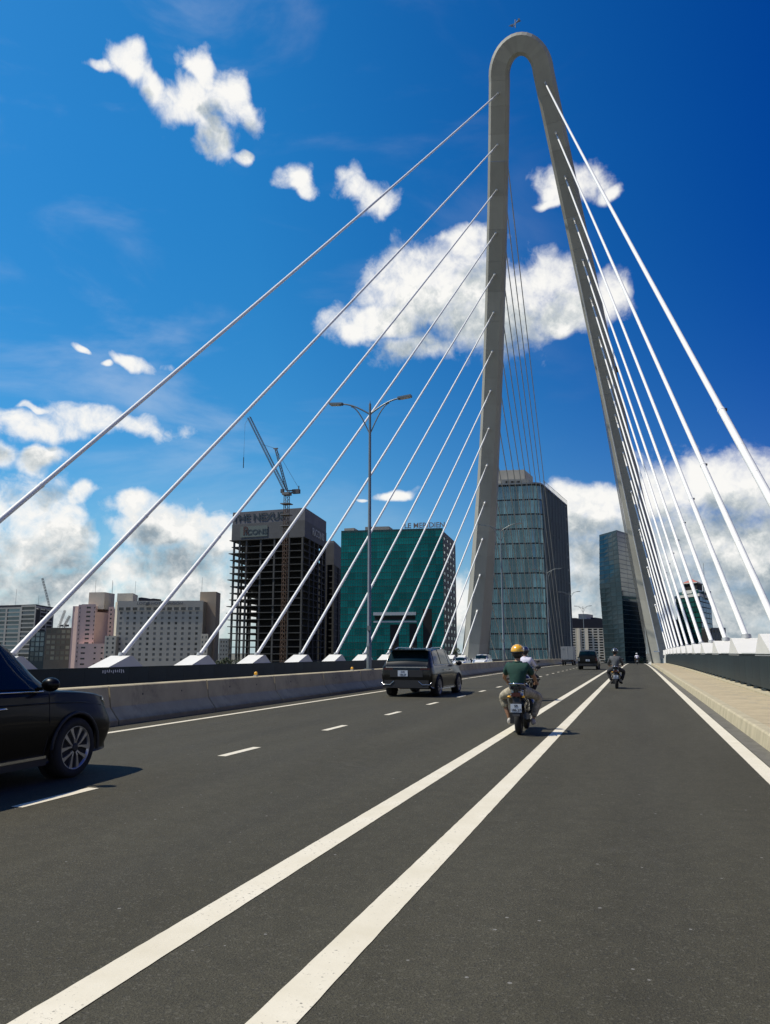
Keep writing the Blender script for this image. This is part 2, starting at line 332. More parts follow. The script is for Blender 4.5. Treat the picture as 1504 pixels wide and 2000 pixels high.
def wall_text(parent, body, size, loc, heading, m, depth=0.05, bold=0.0, name='lettering', sx=1.0):
    me = text_mesh(body, size, depth, bold)
    o = put(name, me, m, parent, loc, (R(90), 0, heading)); o.scale = (sx, 1, 1); return o

# pixel column + distance along the view -> place on the ground (used only to lay out the far city)
def at(px, D):
    a = math.atan((px - 752) / (1503 / math.cos(PITCH))) ; r = D / math.cos(a); az = a - YAW
    return Vector((r * math.sin(az), r * math.cos(az), 0))
def hz(py, D, px=752):                      # height seen at image row py at distance D
    cp, sp = math.cos(PITCH), math.sin(PITCH); u = 1000 - py
    return 1.5 + D * (1503 * sp + u * cp) / (1503 * cp - u * sp)
def zp(y): return 0.0 if y < 60 else (-(y - 60) ** 2 / 18000 if y < 330 else -4.05 - 0.03 * (y - 330))
def zx(x): return 0.04 * (x + 11.45) if x < -11.45 else 0.0
def strip(x0, x1, y0, y1, z, step=6.0):
    mb = MB(); n = max(1, int((y1 - y0) / step)); vs = []; fs = []
    for i in range(n + 1):
        y = y0 + (y1 - y0) * i / n
        vs += [(x0, y, z + zp(y) + zx(x0)), (x1, y, z + zp(y) + zx(x1))]
    for i in range(n): fs.append((2 * i, 2 * i + 1, 2 * i + 3, 2 * i + 2))
    return mb._add(vs, fs)
def extrude_y(prof, ys, rel=None):
    """closed profile [(x,z)] swept along y, following the deck"""
    mb = MB(); rings = [[(x, y, z + zp(y)) for x, z in prof] for y in ys]
    return mb.loft(rings, True, False)

# ================================================================== SETTING
put('ground', MB()._add([(-9000, 395, -12), (9000, 395, -12), (9000, 14000, -12), (-9000, 14000, -12)], [(0, 1, 2, 3)]), M_ground, kind='structure')
put('near_ground', MB()._add([(-9000, -6000, -12), (9000, -6000, -12), (9000, 8, -12), (-9000, 8, -12)], [(0, 1, 2, 3)]), M_ground, kind='structure')
put('river', MB()._add([(-9000, 8, -13.2), (9000, 8, -13.2), (9000, 395, -13.2), (-9000, 395, -13.2)], [(0, 1, 2, 3)]), M_water, kind='structure')
road = strip(-11.45, 1.62, -12, 540, 0.0, 3.0); put('road', road, ASPH, kind='structure')
put('opposite_carriageway', strip(-26.0, -11.45, -12, 540, 0.0, 3.0), ASPH, kind='structure')
put('gutter', strip(1.62, 1.9, -12, 540, -0.004), M_gut, kind='structure')
YS = [-12 + 6 * i for i in range(93)]
put('bridge_deck', extrude_y([(-28.2, -0.75), (-26.0, -0.62), (-11.45, -0.03), (5.6, -0.03), (5.6, -0.6), (3.0, -2.6), (-25.4, -3.2), (-28.2, -1.4)], YS), M_beam, kind='structure')
# lines
def line(name, x0, x1, y0, y1, step=6.0):
    near_ = min(y1, 20.0); mb = MB(); vs = []; fs = []; ys = []
    y = y0
    while y < y1 - 1e-6: ys.append(y); y += (0.09 if y < near_ else step)
    ys.append(y1)
    for y in ys:
        j = 0.0016 if y < near_ else 0
        a, b = x0 + random.uniform(-j, j), x1 + random.uniform(-j, j); vs += [(a, y, 0.004 + zp(y) + zx(x0)), (b, y, 0.004 + zp(y) + zx(x1))]
    fs = [(2 * i, 2 * i + 1, 2 * i + 3, 2 * i + 2) for i in range(len(ys) - 1)]
    return put(name, mb._add(vs, fs), PAINT, kind='structure')
line('solid_lane_line', -2.54, -2.34, -6, 400, 3.0); line('solid_lane_line', -1.61, -1.41, -6, 400, 3.0)
line('kerbside_edge_line', 1.39, 1.60, -6, 400, 3.0); line('median_edge_line', -9.72, -9.57, -6, 400, 3.0)
dm = [-5.5 + 4.0 * i for i in range(48)]
for y in dm: line('lane_dash', -5.97, -5.83, y, y + 1.15, 1.2)
line('opposite_edge_line', -12.3, -12.15, -6, 400, 3.0)
# kerb stones and footway slabs on the right
kz = 0.24
footway = bpy.data.objects.new('footway', None); COL.objects.link(footway); footway['kind'] = 'structure'
y = -6.0; km = extrude_y([(1.88, -0.02), (1.93, kz - 0.03), (1.955, kz), (2.10, kz), (2.10, -0.02)], [0, 3.985])
def seg(name, prof, y0, y1, m, parent, n=1):
    me = MB(); rings = [[(x, yy - y0, z + zp(yy) - zp(y0)) for x, z in prof] for yy in [y0 + (y1 - y0) * k / n for k in range(n + 1)]]
    me.loft(rings, True, False); return put(name, me, m, parent, (0, y0, zp(y0)))
for k in range(30):
    seg('kerbstone', [(1.88, -0.02), (1.925, kz - 0.03), (1.955, kz), (2.12, kz), (2.12, -0.02)], -6 + 4 * k, -6 + 4 * k + 3.988, M_kerb, footway)
for k in range(60):
    seg('footway_slab', [(2.125, 0.0), (2.125, kz - 0.006 - random.random() * 0.004), (3.62, kz - 0.004), (3.62, 0.0)], -6 + 2 * k, -6 + 2 * k + 1.990, M_walk, footway)
for k in range(60):
    seg('plinth_stone', [(3.625, 0.0), (3.625, kz + 0.05), (3.95, kz + 0.055), (3.95, 0.0)], -6 + 2 * k, -6 + 2 * k + 1.988, M_kerb, footway)

# edge beams behind the parapets carry the cable anchor blocks
put('edge_beam', extrude_y([(4.06, -0.1), (4.06, 1.50), (5.5, 1.50), (5.5, -0.1)], YS[:24]), M_beam, kind='structure')
put('edge_beam', extrude_y([(-28.0, -0.7), (-28.0, 0.70), (-26.5, 0.70), (-26.5, -0.7)], YS[:24]), M_beam, kind='structure')
put('far_edge_beam', extrude_y([(4.06, -0.1), (4.06, 0.9), (5.5, 0.9), (5.5, -0.1)], YS[23:]), M_beam, kind='structure')
put('far_edge_beam', extrude_y([(-28.0, -0.7), (-28.0, 0.3), (-26.5, 0.3), (-26.5, -0.7)], YS[23:]), M_beam, kind='structure')

# ================================================================== PARAPETS (dark steel screens)
def parapet(label, x, side, zb, zt, y0, y1):
    t = thing('parapet', label, 'parapet', (x, y0, 0), 0, 'dark steel parapets along both bridge edges')
    L = 1.8; y = y0; k = 0
    me = MB()
    me.box((0, L / 2, (zb + zt) / 2), (0.05, L - 0.012, zt - zb)); me.box((0, L / 2, zt + 0.012), (0.12, L - 0.004, 0.03))
    me = me.mesh('screen_panel'); me.materials.append(M_panel)
    ft = MB(); ft.box((-side * 0.03, 0.45, zb - 0.04), (0.10, 0.9, 0.06)); ft.box((-side * 0.09, 0.45, zb - 0.075), (0.10, 0.8, 0.02)); ft = ft.mesh('base_bracket'); ft.materials.append(M_panel)
    while y < y1:
        put('screen_panel', me, None, t, (0, y - y0, zp(y))); put('base_bracket', ft, None, t, (0, y - y0 + 0.45, zp(y)))
        y += L; k += 1
    return t
pr = parapet('dark steel parapet beside the right footway, in front of the pale blocks', 3.98, 1, 0.36, 1.44, -5, 112)
pl = parapet('dark steel parapet beyond the median and the opposite lanes, on the left', -26.3, -1, -0.50, 0.73, 4, 176)
# quarter round end of the right parapet where it meets the pylon
mb = MB()
ring = []
for i in range(9):
    a = math.pi / 2 * i / 8; yy = 112.4 + 5.5 * math.sin(a); zt = 0.30 + 1.14 * math.cos(a); ring.append([(3.95, yy, 0.22 + zp(yy)), (4.0, yy, 0.22 + zp(yy)), (4.0, yy, zt + zp(yy)), (3.95, yy, zt + zp(yy))])
mb.loft(ring, True, False); put('rounded_end_panel', mb.mesh('rounded_end_panel', (3.98, -5, 0)), M_panel, pr)
# small pale marks written on the left parapet
for k in range(11): put('paint_mark', MB().box((0.031, 0, 0.54), (0.006, 0.07, random.uniform(.08, .20)), M=Matrix.Rotation(random.uniform(-.5, .5), 3, 'X')), M_white, pl, (0, 30.2 + .17 * k, random.uniform(-.02, .02)))
for k, yy in enumerate((27.7, 28.5, 29.1)):
    put('paint_mark', MB().box((0.031, 0, 0.36), (0.006, 0.3, 0.09)), M_white, pl, (0, yy - 4, 0))

# ================================================================== MEDIAN BARRIER
mbar = thing('median_barrier', 'grey concrete median barrier of long sections between the two carriageways', 'barrier', (-10.95, -10, 0))
BP = [(0.50, -0.02), (0.50, 0.10), (0.46, 0.13), (0.27, 0.36), (0.20, 0.78), (0.17, 0.80), (-0.17, 0.80), (-0.20, 0.78), (-0.27, 0.36), (-0.46, 0.13), (-0.50, 0.10), (-0.50, -0.02)]
for k in range(50):
    y0 = -9.75 + 4.0 * k
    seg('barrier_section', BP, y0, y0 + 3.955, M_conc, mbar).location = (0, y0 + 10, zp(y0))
    hole = MB()
    if y0 < 60:
        for dy in (1.15, 2.75):
            hole.lathe((0.224, dy, 0.58), (1, 0, 0.12), [(0.022, 0), (0.022, 0.012)], 8)
        put('lifting_hole', hole, M_black, mbar, (0, y0 + 10, zp(y0)))
# spilled dark stains / patches stay in the material

M_amber = mat('amber_reflector', (0.85, 0.42, 0.03), 0.3)
for k, (yy, lb) in enumerate(((21.4, 'small amber reflector on the median, left of the lamp post'), (29.8, 'small amber reflector on the median just before the lamp post'))):
    t = thing('reflector', lb, 'reflector', (-10.95, yy, 0.80), 0, 'amber reflectors on the median barrier')
    put('base', MB().box((0, 0, 0.02), (0.10, 0.16, 0.04)), M_pipe, t)
    put('lens', MB().lathe((0, -0.03, 0.085), (0, 1, 0), [(0.035, 0), (0.055, 0.01), (0.055, 0.04), (0.035, 0.05)], 12), M_amber, t)

# ================================================================== PYLON
XC = -11.2
def pw(z): return 15.93 - 0.1459 * z - 0.000106 * z * z
def py_(z): return 134.55 - 0.15145 * z - 0.003495 * z * z
def lerp(a, b, t): return a + (b - a) * t
def sect(z):
    t = max(0, min(1, z / 34)); t2 = max(0, min(1, (z - 34) / 50))
    fw = lerp(0.95, 1.06, t) if z < 34 else lerp(1.06, 1.02, t2)
    p = lerp(1.45, 0.52, t) if z < 34 else lerp(0.52, 0.40, t2)
    d = lerp(2.6, 0.7, t) if z < 34 else lerp(0.7, 0.55, t2)
    return fw, p, d
def depth_(z): return lerp(4.6, 3.0, max(0, min(1, z / 60)))
def pylon_path():
    pts = []; zt = 82.6; r = pw(zt)
    zs = [-12, -6, 0, 3, 6, 10, 14, 18, 22, 26, 30, 34, 38, 42, 46, 50, 54, 58, 62, 66, 70, 74, 77, 80]
    for z in zs: pts.append((-pw(z), z))
    n = 20
    for i in range(n + 1):
        a = math.pi * i / n; pts.append((-r * math.cos(a), zt + r * math.sin(a) * 1.02))
    for z in reversed(zs): pts.append((pw(z), z))
    return pts
pp = pylon_path(); rings = []
for i, (x, z) in enumerate(pp):
    a = pp[max(0, i - 1)]; b = pp[min(len(pp) - 1, i + 1)]
    P = Vector((XC + x, py_(z), z)); Tn = Vector((b[0] - a[0], py_(b[1]) - py_(a[1]), b[1] - a[1])).normalized()
    # plane of the pylon at this height: slope dY/dz
    sl_ = -0.15145 - 2 * 0.003495 * max(z, 0)
    B = Vector((0, 1, -sl_)).normalized(); N = Tn.cross(B).normalized()
    fw, p, d = sect(z)
    DD = depth_(z)
    prof = [(-fw, 0), (fw, 0), (fw + p, d), (fw + p, DD - d), (fw, DD), (-fw, DD), (-(fw + p), DD - d), (-(fw + p), d)]
    rings.append([P + N * u + B * v for u, v in prof])
pyl = thing('bridge_pylon', 'tall curved concrete pylon shaped like a hairpin, leaning over the road', 'pylon', (XC, 134.5, 0))
nl = 24; na = nl + 21
def sub(mb_r, nm, lb=None):
    m_ = MB().loft(mb_r, True, False).mesh(nm, (XC, 134.5, 0)); return put(nm, m_, M_pyl, pyl, label=lb)
# each leg is cast in lifts: ring-shaped joints a little proud show where one ends
def lifts(rs, nm):
    out = []
    for i in range(len(rs) - 1):
        a, b = rs[i], rs[i + 1]
        g_ = 0.004
        b2 = [Vector(q).lerp(Vector(p_), g_) for p_, q in zip(a, b)]
        s_ = 1.0 + random.uniform(-0.0008, 0.0008)
        out.append((a, b2))
        sub([a, b2], nm)
M_pyl2 = M_pyl
for m_ in (M_pyl,): pass
lifts(rings[:nl], 'left_leg_lift'.replace('left_', '')); lifts(rings[nl - 1:na + 1], 'arch_segment'); lifts(rings[na:], 'leg_lift')
top = Vector((XC, py_(86.6), 87.6))
pv_ = [Vector((XC, py_(88.0) + 0.4, 87.3))]
mst = MB(); q = pv_[0]
mst.tube([q, q + Vector((0, 0, 1.3))], 0.06, 6); mst.tube([q + Vector((-0.9, 0, .5)), q + Vector((.8, 0, .9))], 0.05, 6); mst.tube([q + Vector((-.4, 0, .2)), q + Vector((0.5, 0, 1.2))], 0.05, 6)
mst.box(q + Vector((0.5, 0, 1.1)), (.3, .2, .35)); mst.box(q + Vector((-0.5, 0, .5)), (.35, .2, .2))
put('lightning_rod', mst.mesh('lightning_rod', (XC, 134.5, 0)), M_pole, pyl)
# pipe running down the inner edge of the right leg
pip = MB(); path = []
for z in (60, 50, 40, 30, 20, 10, 3.2, 1.7):
    fw, p, d = sect(z); path.append((XC + pw(z) - fw + 0.05 - (0.1 if z > 4 else 0), py_(z) - 0.22, z))
pip.tube(path, 0.09, 8); pip.box((path[-1][0] - 0.35, path[-1][1], 1.7), (0.9, 0.2, 0.14)); put('drain_pipe', pip.mesh('drain_pipe', (XC, 134.5, 0)), M_cable, pyl)
# small equipment box on the outer edge of right leg
q = Vector((XC + pw(46) + 1.75, py_(46) + 2.2, 46)); put('warning_light', MB().box(q, (0.5, 0.5, 0.9)).mesh('warning_light', (XC, 134.5, 0)), M_black, pyl)

# ================================================================== STAY CABLES AND ANCHOR BLOCKS
AZ = [81.22, 75.76, 70.67, 65.5, 60.3, 55.23, 49.81, 44.15, 38.53, 32.83, 26.87, 20.86, 14.87, 8.8]
def curve_pts(A, B, n=22, sag=0.0045):
    L = (B - A).length
    return [A.lerp(B, i / n) - Vector((0, 0, 4 * sag * L * (i / n) * (1 - i / n) * math.cos(math.asin(abs((B - A).normalized().z))))) for i in range(n + 1)]
def cable(label, A, B, group, near=True, r=0.108):
    t = thing('stay_cable', label, 'stay cable', tuple(A), 0, group)
    pts = curve_pts(A, B); off = tuple(A); L = (B - A).length
    d0 = (pts[1] - pts[0]).normalized(); d1 = (pts[-2] - pts[-1]).normalized()
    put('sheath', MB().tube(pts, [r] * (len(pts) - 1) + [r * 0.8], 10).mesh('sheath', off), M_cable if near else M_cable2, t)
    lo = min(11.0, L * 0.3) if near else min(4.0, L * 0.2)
    k0 = MB().tube([pts[0] + d0 * 0.05, pts[0] + d0 * lo], r * 1.13, 10); put('lower_pipe', k0.mesh('lower_pipe', off), M_cable if near else M_cable2, t)
    if near:
        c = pts[0] + d0 * lo
        put('damper_collar', MB().tube([c, c + d0 * 0.14], r * 1.24, 10).mesh('damper_collar', off), M_cable, t)
        if A.x > 0:
            put('damper_clamp', MB().box(c + d0 * .07 + Vector((r * 1.35, 0, 0.02)), (0.07, 0.09, 0.09)).mesh('damper_clamp', off), M_black, t)
        for s_ in range(1, int(lo / 1.7) + 1):
            c = pts[0] + d0 * (1.7 * s_); put('pipe_band', MB().tube([c, c + d0 * 0.04], r * 1.17, 10).mesh('pipe_band', off), M_cable, t)
        ul = min(3.4, L * 0.12)
        put('upper_pipe', MB().tube([pts[-1] - d1 * 0.2, pts[-1] + d1 * ul], r * 1.02, 8).mesh('upper_pipe', off), M_pipe, t)
        put('socket', MB().tube([pts[-1] - d1 * 0.3, pts[-1] + d1 * 0.35], r * 1.5, 8).mesh('socket', off), M_cable, t)
    return t
def anchor_block(label, x, y, zb, h, group):
    z0 = zp(y) + zb
    w_ = 0.62
    vs = [(-w_, -2.35, -0.1), (w_, -2.35, -0.1), (w_, 1.35, -0.1), (-w_, 1.35, -0.1), (-w_, -0.12, h), (w_, -0.12, h), (w_, 0.14, h), (-w_, 0.14, h)]
    m_ = MB()._add(vs, [(3, 2, 1, 0), (4, 5, 6, 7), (0, 1, 5, 4), (1, 2, 6, 5), (2, 3, 7, 6), (3, 0, 4, 7)])
    o = thing('anchor_block', label, 'anchor block', (x, y, z0), 0, group)
    put('housing', m_, M_block, o)
    put('cable_collar', MB().tube([(0, 0, h - 0.05), (0, 0.05, h + 0.14)], 0.2, 10), M_pipe, o)
    return o
for side in (-1, 1):
    nm = 'left' if side < 0 else 'right'
    for i in range(14):
        yk = 20.46 - 8.07 * 0 + 8.07 * i; 
        if i == 0: yk = 20.46
        x = XC + side * 15.76; zb = 1.5 if side > 0 else 0.70; h = 0.62 if side > 0 else 0.64
        A = Vector((x, yk, zp(yk) + zb + h)); z = AZ[i] + side * 0.15 * (1 - AZ[i] / 90) * 2
        B = Vector((XC + side * pw(AZ[i]), py_(AZ[i]) - 0.15, z))
        cable('white stay cable in front of the %s pylon leg, %s from the top' % (nm, ORD[i]), A, B, 'stay cables on the camera side of the pylon')
        if i < 14:
            anchor_block('pale sloped anchor block behind the %s parapet, %s one counting from the camera' % (nm, ORD[i]), x, yk, zb, h, 'anchor blocks of the stay cables')
    for i in range(14):
        yk = 160 + 12.3 * i; zz = AZ[13 - i]; x = XC + side * 15.76
        A = Vector((x, yk, zp(yk) + (1.0 if side > 0 else 0.4)))
        fw, p, d = sect(zz)
        B = Vector((XC + side * pw(zz), py_(zz) + depth_(zz) - 0.3, zz))
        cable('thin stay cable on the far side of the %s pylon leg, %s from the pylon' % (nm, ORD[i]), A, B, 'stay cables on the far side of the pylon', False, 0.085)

# ================================================================== STREET LAMPS
M_led = mat('lamp_glass', (0.5, 0.5, 0.48), 0.3)
def make_lamp():
    t = thing('street_lamp', '', 'street lamp', (0, 0, 0), 0, 'twin arm street lamps on the median')
    put('pole', MB().tube([(0, 0, 0), (0, 0, 1.1), (0, 0, 1.12), (0, 0, 11.9)], [0.115, 0.11, 0.095, 0.055], 10), M_pole, t)
    put('base_plate', MB().box((0, 0, 0.02), (0.34, 0.34, 0.04)), M_pole, t)
    put('access_door', MB().box((0.0, -0.112, 0.8), (0.1, 0.02, 0.35)), M_pole, t)
    for s in (-1, 1):
        up_ = [(s * (0.0 + 1.42 * k / 8), 0, 11.40 + 0.62 * math.sin(k / 8 * math.pi / 2 * .96)) for k in range(9)]
        put('arm', MB().tube(up_, 0.035, 7), M_pole, t)
        lo = [(s * (0.92 * (k / 8)), 0, 10.45 + 1.42 * math.sin(k / 8 * math.pi / 2 * .92)) for k in range(9)]
        put('brace', MB().tube(lo, 0.028, 7), M_pole, t)
        h = MB(); Mx = Matrix.Rotation(R(-5) * s, 3, 'Y')
        h.box((s * 1.66, 0, 12.05), (0.62, 0.26, 0.085), M=Mx); h.box((s * 1.42, 0, 12.03), (0.2, 0.12, 0.11), M=Mx)
        hd = put('lamp_head', h, M_pole, t)
        put('lens', MB().box((s * 1.7, 0, 12.0), (0.46, 0.2, 0.03), M=Mx), M_led, hd)
    put('finial', MB().tube([(0, 0, 11.85), (0, 0, 12.05)], [0.03, 0.01], 6), M_pole, t)
    put('camera_box', MB().box((0.02, -0.12, 1.75), (0.12, 0.12, 0.2)), M_pole, t)
    return t
LY = [31.9, 68.0, 106.0, 144.0, 182.0]
LL = ['tall twin arm street lamp on the median, the nearest one', 'twin arm street lamp on the median seen against the left pylon leg', 'twin arm street lamp on the median in front of the glass tower', 'small distant street lamp at the right edge of the glass tower', 'most distant street lamp, in front of the white apartment block']
lp = make_lamp()
for i, yy in enumerate(LY):
    o = lp if i == 0 else copy_tree(lp); o.location = (-10.95, yy, 0.8 + zp(yy) - 0.002); o['label'] = LL[i]
# ================================================================== CITY
M_dkglass = mat('dark_window_glass', (0.018, 0.022, 0.026), 0.12, rnd=0.5, spec=0.6)
M_hwin = mat('hotel_window_glass', (0.13, 0.135, 0.13), 0.2, rnd=0.75, spec=0.4)
M_wing = mat('window_glass', (0.07, 0.085, 0.09), 0.12, rnd=0.85, spec=0.6)
class Wall:
    """upright wall from p0 to p1 (seen from outside p0 is on the left); windows are openings with panes set back in them"""
    def __init__(s, par, base, p0, p1, z0, z1, m, name='wall', depth=0.35):
        s.par, s.base, s.m, s.name, s.dep = par, Vector(base), m, name, depth
        s.p0, s.p1 = Vector((p0[0], p0[1], 0)), Vector((p1[0], p1[1], 0)); s.L = (s.p1 - s.p0).length
        s.ux = (s.p1 - s.p0).normalized(); s.nx = Vector((s.ux.y, -s.ux.x, 0)); s.z0, s.z1 = z0, z1
        s.ang = math.atan2(s.ux.y, s.ux.x); s.op = []
    def pt(s, u, z, o=0.0): return s.p0 + s.ux * u + s.nx * o + Vector((0, 0, z)) - s.base
    def grid(s, us, zs):                       # lists of (a, b) intervals
        s.us, s.zs = us, zs; return s
    def build(s, pm, pane='window', skip=None, inset=None, label=None, bar=False, tilt=0.0):
        d = s.dep if inset is None else inset
        U = sorted({0.0, s.L} | {a for q in s.us for a in q}); Z = sorted({s.z0, s.z1} | {a for q in s.zs for a in q})
        ui = {round(a, 4) for a, b in s.us}; zi = {round(a, 4) for a, b in s.zs}
        mb = MB()
        for i in range(len(U) - 1):
            for j in range(len(Z) - 1):
                hole = round(U[i], 4) in ui and round(Z[j], 4) in zi and (skip is None or not skip(U[i], Z[j]))
                a, b, c, e = U[i], U[i + 1], Z[j], Z[j + 1]
                if not hole: mb._add([s.pt(a, c), s.pt(b, c), s.pt(b, e), s.pt(a, e)], [(0, 1, 2, 3)])
                else:
                    q = [s.pt(a, c), s.pt(b, c), s.pt(b, e), s.pt(a, e)]; r_ = [s.pt(a, c, -d), s.pt(b, c, -d), s.pt(b, e, -d), s.pt(a, e, -d)]
                    for k in range(4): mb._add([q[k], r_[k], r_[(k + 1) % 4], q[(k + 1) % 4]], [(0, 1, 2, 3)])
        w_ = put(s.name, mb, s.m, s.par, label=label)
        cache = {}
        for a, b in s.us:
            for c, e in s.zs:
                if skip is not None and skip(a, c): continue
                key = (round(b - a, 3), round(e - c, 3))
                if key not in cache:
                    x = MB().box((0, 0.03, 0), (b - a, 0.06, e - c))
                    if bar: x.box((0, -0.03, 0), (0.08, 0.08, e - c)); x.box((0, -0.03, -(e - c) * .1), (b - a, 0.07, 0.07))
                    me = x.mesh(pane); me.materials.append(pm); cache[key] = me
                q = s.pt((a + b) / 2, (c + e) / 2, -d + 0.06)
                put(pane, cache[key], None, s.par, q, (random.uniform(-tilt, tilt), 0, s.ang + random.uniform(-tilt, tilt)))
        return w_
def spans(L, n, frac, m0=0.0, m1=None):
    m1 = m0 if m1 is None else m1; p = (L - m0 - m1) / n
    return [(m0 + p * (i + (1 - frac) / 2), m0 + p * (i + (1 + frac) / 2)) for i in range(n)]
def zspans(z0, z1, n, frac, lift=0.5):
    p = (z1 - z0) / n; return [(z0 + p * (i + (1 - frac) * lift), z0 + p * (i + (1 - frac) * lift + frac)) for i in range(n)]
def solid(par, base, pts, z0, z1, m, name, label=None):
    return put(name, MB().prism([(p[0] - base[0], p[1] - base[1]) for p in pts], z0, z1), m, par, label=label)
def quad(a, b, c): return [a, b, c, a + (c - b)]
def inner(pts, k):
    c = sum(pts, Vector()) / len(pts); return [p + (c - p).normalized() * k for p in pts]
GZ = -12.0
# ---- open concrete frame tower with crane and hoardings
M_frame = mat('raw_concrete_frame', (0.062, 0.063, 0.060), 0.9, var=0.2, scale=0.3)
M_hoard = mat('grey_hoarding', (0.085, 0.086, 0.088), 0.8, var=0.15, scale=0.2)
M_hoard2 = mat('pale_hoarding', (0.12, 0.12, 0.13), 0.8, var=0.2, scale=0.15)
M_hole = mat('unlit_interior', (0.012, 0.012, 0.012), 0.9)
A, B, C = at(446, 500), at(590, 482), at(633, 535); fp = quad(A, B, C); base = tuple(fp[0])
t = thing('unfinished_tower', 'unfinished concrete frame tower wrapped in lettered hoardings at the top', 'building', (base[0], base[1], 0))
zt, zm, zb = hz(996, 490), hz(1020, 490), hz(1052, 490)
nf = 20; fh = (zb - GZ) / nf
big = inner(fp, -1.6)
for k in range(nf + 1):
    z = GZ + fh * k; q = [p + (p - sum(fp, Vector()) / 4).normalized() * (random.uniform(0.4, 2.6) if i in (0, 3) else 0.5) for i, p in enumerate(fp)]
    solid(t, base, q, z - 0.22, z + 0.22, M_frame, 'floor_slab')
AB, BC = (B - A), (C - B)
cols = []
for i, u in enumerate((0.03, 0.11, 0.21, 0.41, 0.60, 0.80, 0.98)): cols.append(A + AB * u)
for u in (0.22, 0.42, 0.62, 0.8, 0.97): cols.append(B + BC * u)
for u in (0.03, 0.11, 0.25, 0.41, 0.60, 0.80, 0.98): cols.append(fp[3] + AB * u)
for u in (0.35, 0.7): cols.append(A + BC * u); cols.append(A + AB * 0.11 + BC * u)
cm = MB().box((0, 0, 0), (1.1, 1.1, zb - GZ)).mesh('column'); cm.materials.append(M_frame)
for c in cols: put('column', cm, None, t, (c.x - base[0], c.y - base[1], (GZ + zb) / 2), (0, 0, math.atan2(AB.y, AB.x)))
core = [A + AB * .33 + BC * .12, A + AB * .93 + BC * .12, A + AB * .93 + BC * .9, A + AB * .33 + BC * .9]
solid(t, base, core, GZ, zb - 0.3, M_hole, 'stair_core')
solid(t, base, inner(fp, -0.6), zb, zm, M_hoard, 'lower_hoarding')
solid(t, base, inner(fp, -0.3), zm, zt, M_hoard2, 'upper_hoarding')
hd = math.atan2(AB.y, AB.x); nA = Vector((AB.y, -AB.x, 0)).normalized(); M_ink = mat('dark_lettering', (0.012, 0.03, 0.045), 0.7); M_pnl = mat('sign_board', (0.10, 0.125, 0.115), 0.7); M_red = mat('red_lettering', (0.045, 0.018, 0.018), 0.7)
def on(u, z, o=0.75): return A + AB * u + nA * o + Vector((0, 0, z)) - Vector(base)
wall_text(t, 'THE NEXUS', 6.4, on(0.36, (zm + zt) / 2 - .2, 0.5), hd, M_ink, 0.06, 0.12, sx=1.12)
put('sign_board', MB().box((0, 0, 0), (20, 0.12, 7.2)), M_pnl, t, on(0.31, (zb + zm) / 2, 0.72), (0, 0, hd))
wall_text(t, 'R', 8.0, on(0.20, (zb + zm) / 2 + .3, 0.86), hd, M_red, 0.06, 0.15)
wall_text(t, 'ICONS', 4.6, on(0.345, (zb + zm) / 2 - .6, 0.86), hd, M_ink, 0.06, 0.14, sx=1.15)
BCd = BC.normalized(); nB = Vector((BCd.y, -BCd.x, 0)); hb = math.atan2(BC.y, BC.x)
q = B + BC * 0.58 + nB * 0.75 + Vector((0, 0, (zb + zm) / 2 + .5)) - Vector(base)
wall_text(t, 'RICONS', 7.0, q, hb, mat('pale_lettering', (0.42, 0.42, 0.38), 0.7), 0.06, 0.12, sx=1.2)
# ---- tower crane
M_crane = mat('crane_steel', (0.115, 0.068, 0.04), 0.6, var=0.2); M_crane2 = mat('crane_jib_steel', (0.17, 0.16, 0.145), 0.6)
def truss(p, q, w_, n, r):
    p, q = Vector(p), Vector(q); d = (q - p).normalized(); a = d.cross(Vector((0, 1, 0.01))).normalized(); b = d.cross(a).normalized(); mb = MB()
    c = [(a * sx_ + b * sy_) * w_ / 2 for sx_, sy_ in ((1, 1), (1, -1), (-1, -1), (-1, 1))]
    for k in c: mb.tube([p + k, q + k], r, 4, smooth=False)
    for i in range(n):
        s0, s1 = p.lerp(q, i / n), p.lerp(q, (i + 1) / n)
        for k in range(4): mb.tube([s0 + c[k], s1 + c[(k + 1) % 4]], r * .6, 3, smooth=False)
    return mb
DC = 470
def cp(px, py): v = at(px, DC); v.z = hz(py, DC, px); return v
cb = at(553, DC)
t = thing('tower_crane', 'tall luffing tower crane in front of the unfinished tower, jib raised to the left', 'crane', (cb.x, cb.y, GZ)); off = (cb.x, cb.y, GZ)
v0 = Vector((cb.x, cb.y, GZ)); v1 = cp(553, 966); v1.x, v1.y = cb.x, cb.y
put('mast', truss(v0, v1, 2.6, 46, 0.22).mesh('mast', off), M_crane, t)
for k in range(3):
    z = v1.z - 6 - k * 7; put('mast_collar', MB().box((0, 0, z - GZ), (6, 6, .5)), M_crane2, t)
put('turntable', MB().box((0, 0, v1.z - GZ + .4), (4.6, 4.6, 1.6)), M_crane2, t)
put('operator_cab', MB().box((-2.6, -1, v1.z - GZ + 2.2), (1.8, 1.8, 2.4)), M_hoard, t)
j0, j1 = cp(549, 957), cp(471, 815); put('jib', truss(j0, j1, 1.7, 34, 0.17).mesh('jib', off), M_crane2, t)
j2 = cp(528, 876); put('backstay_mast', truss(cp(553, 958), j2, 1.1, 16, 0.16).mesh('backstay_mast', off), M_crane2, t)
put('backstay_head', MB().box(j2 - Vector(off), (3.0, 1, .5)), M_crane2, t)
put('tie_bar', MB().tube([j2, j0.lerp(j1, .62)], 0.09, 4).mesh('tie_bar', off), M_crane2, t)
put('rear_tie_bar', MB().tube([j2, cp(576, 952)], 0.09, 4).mesh('tie_bar', off), M_crane2, t)
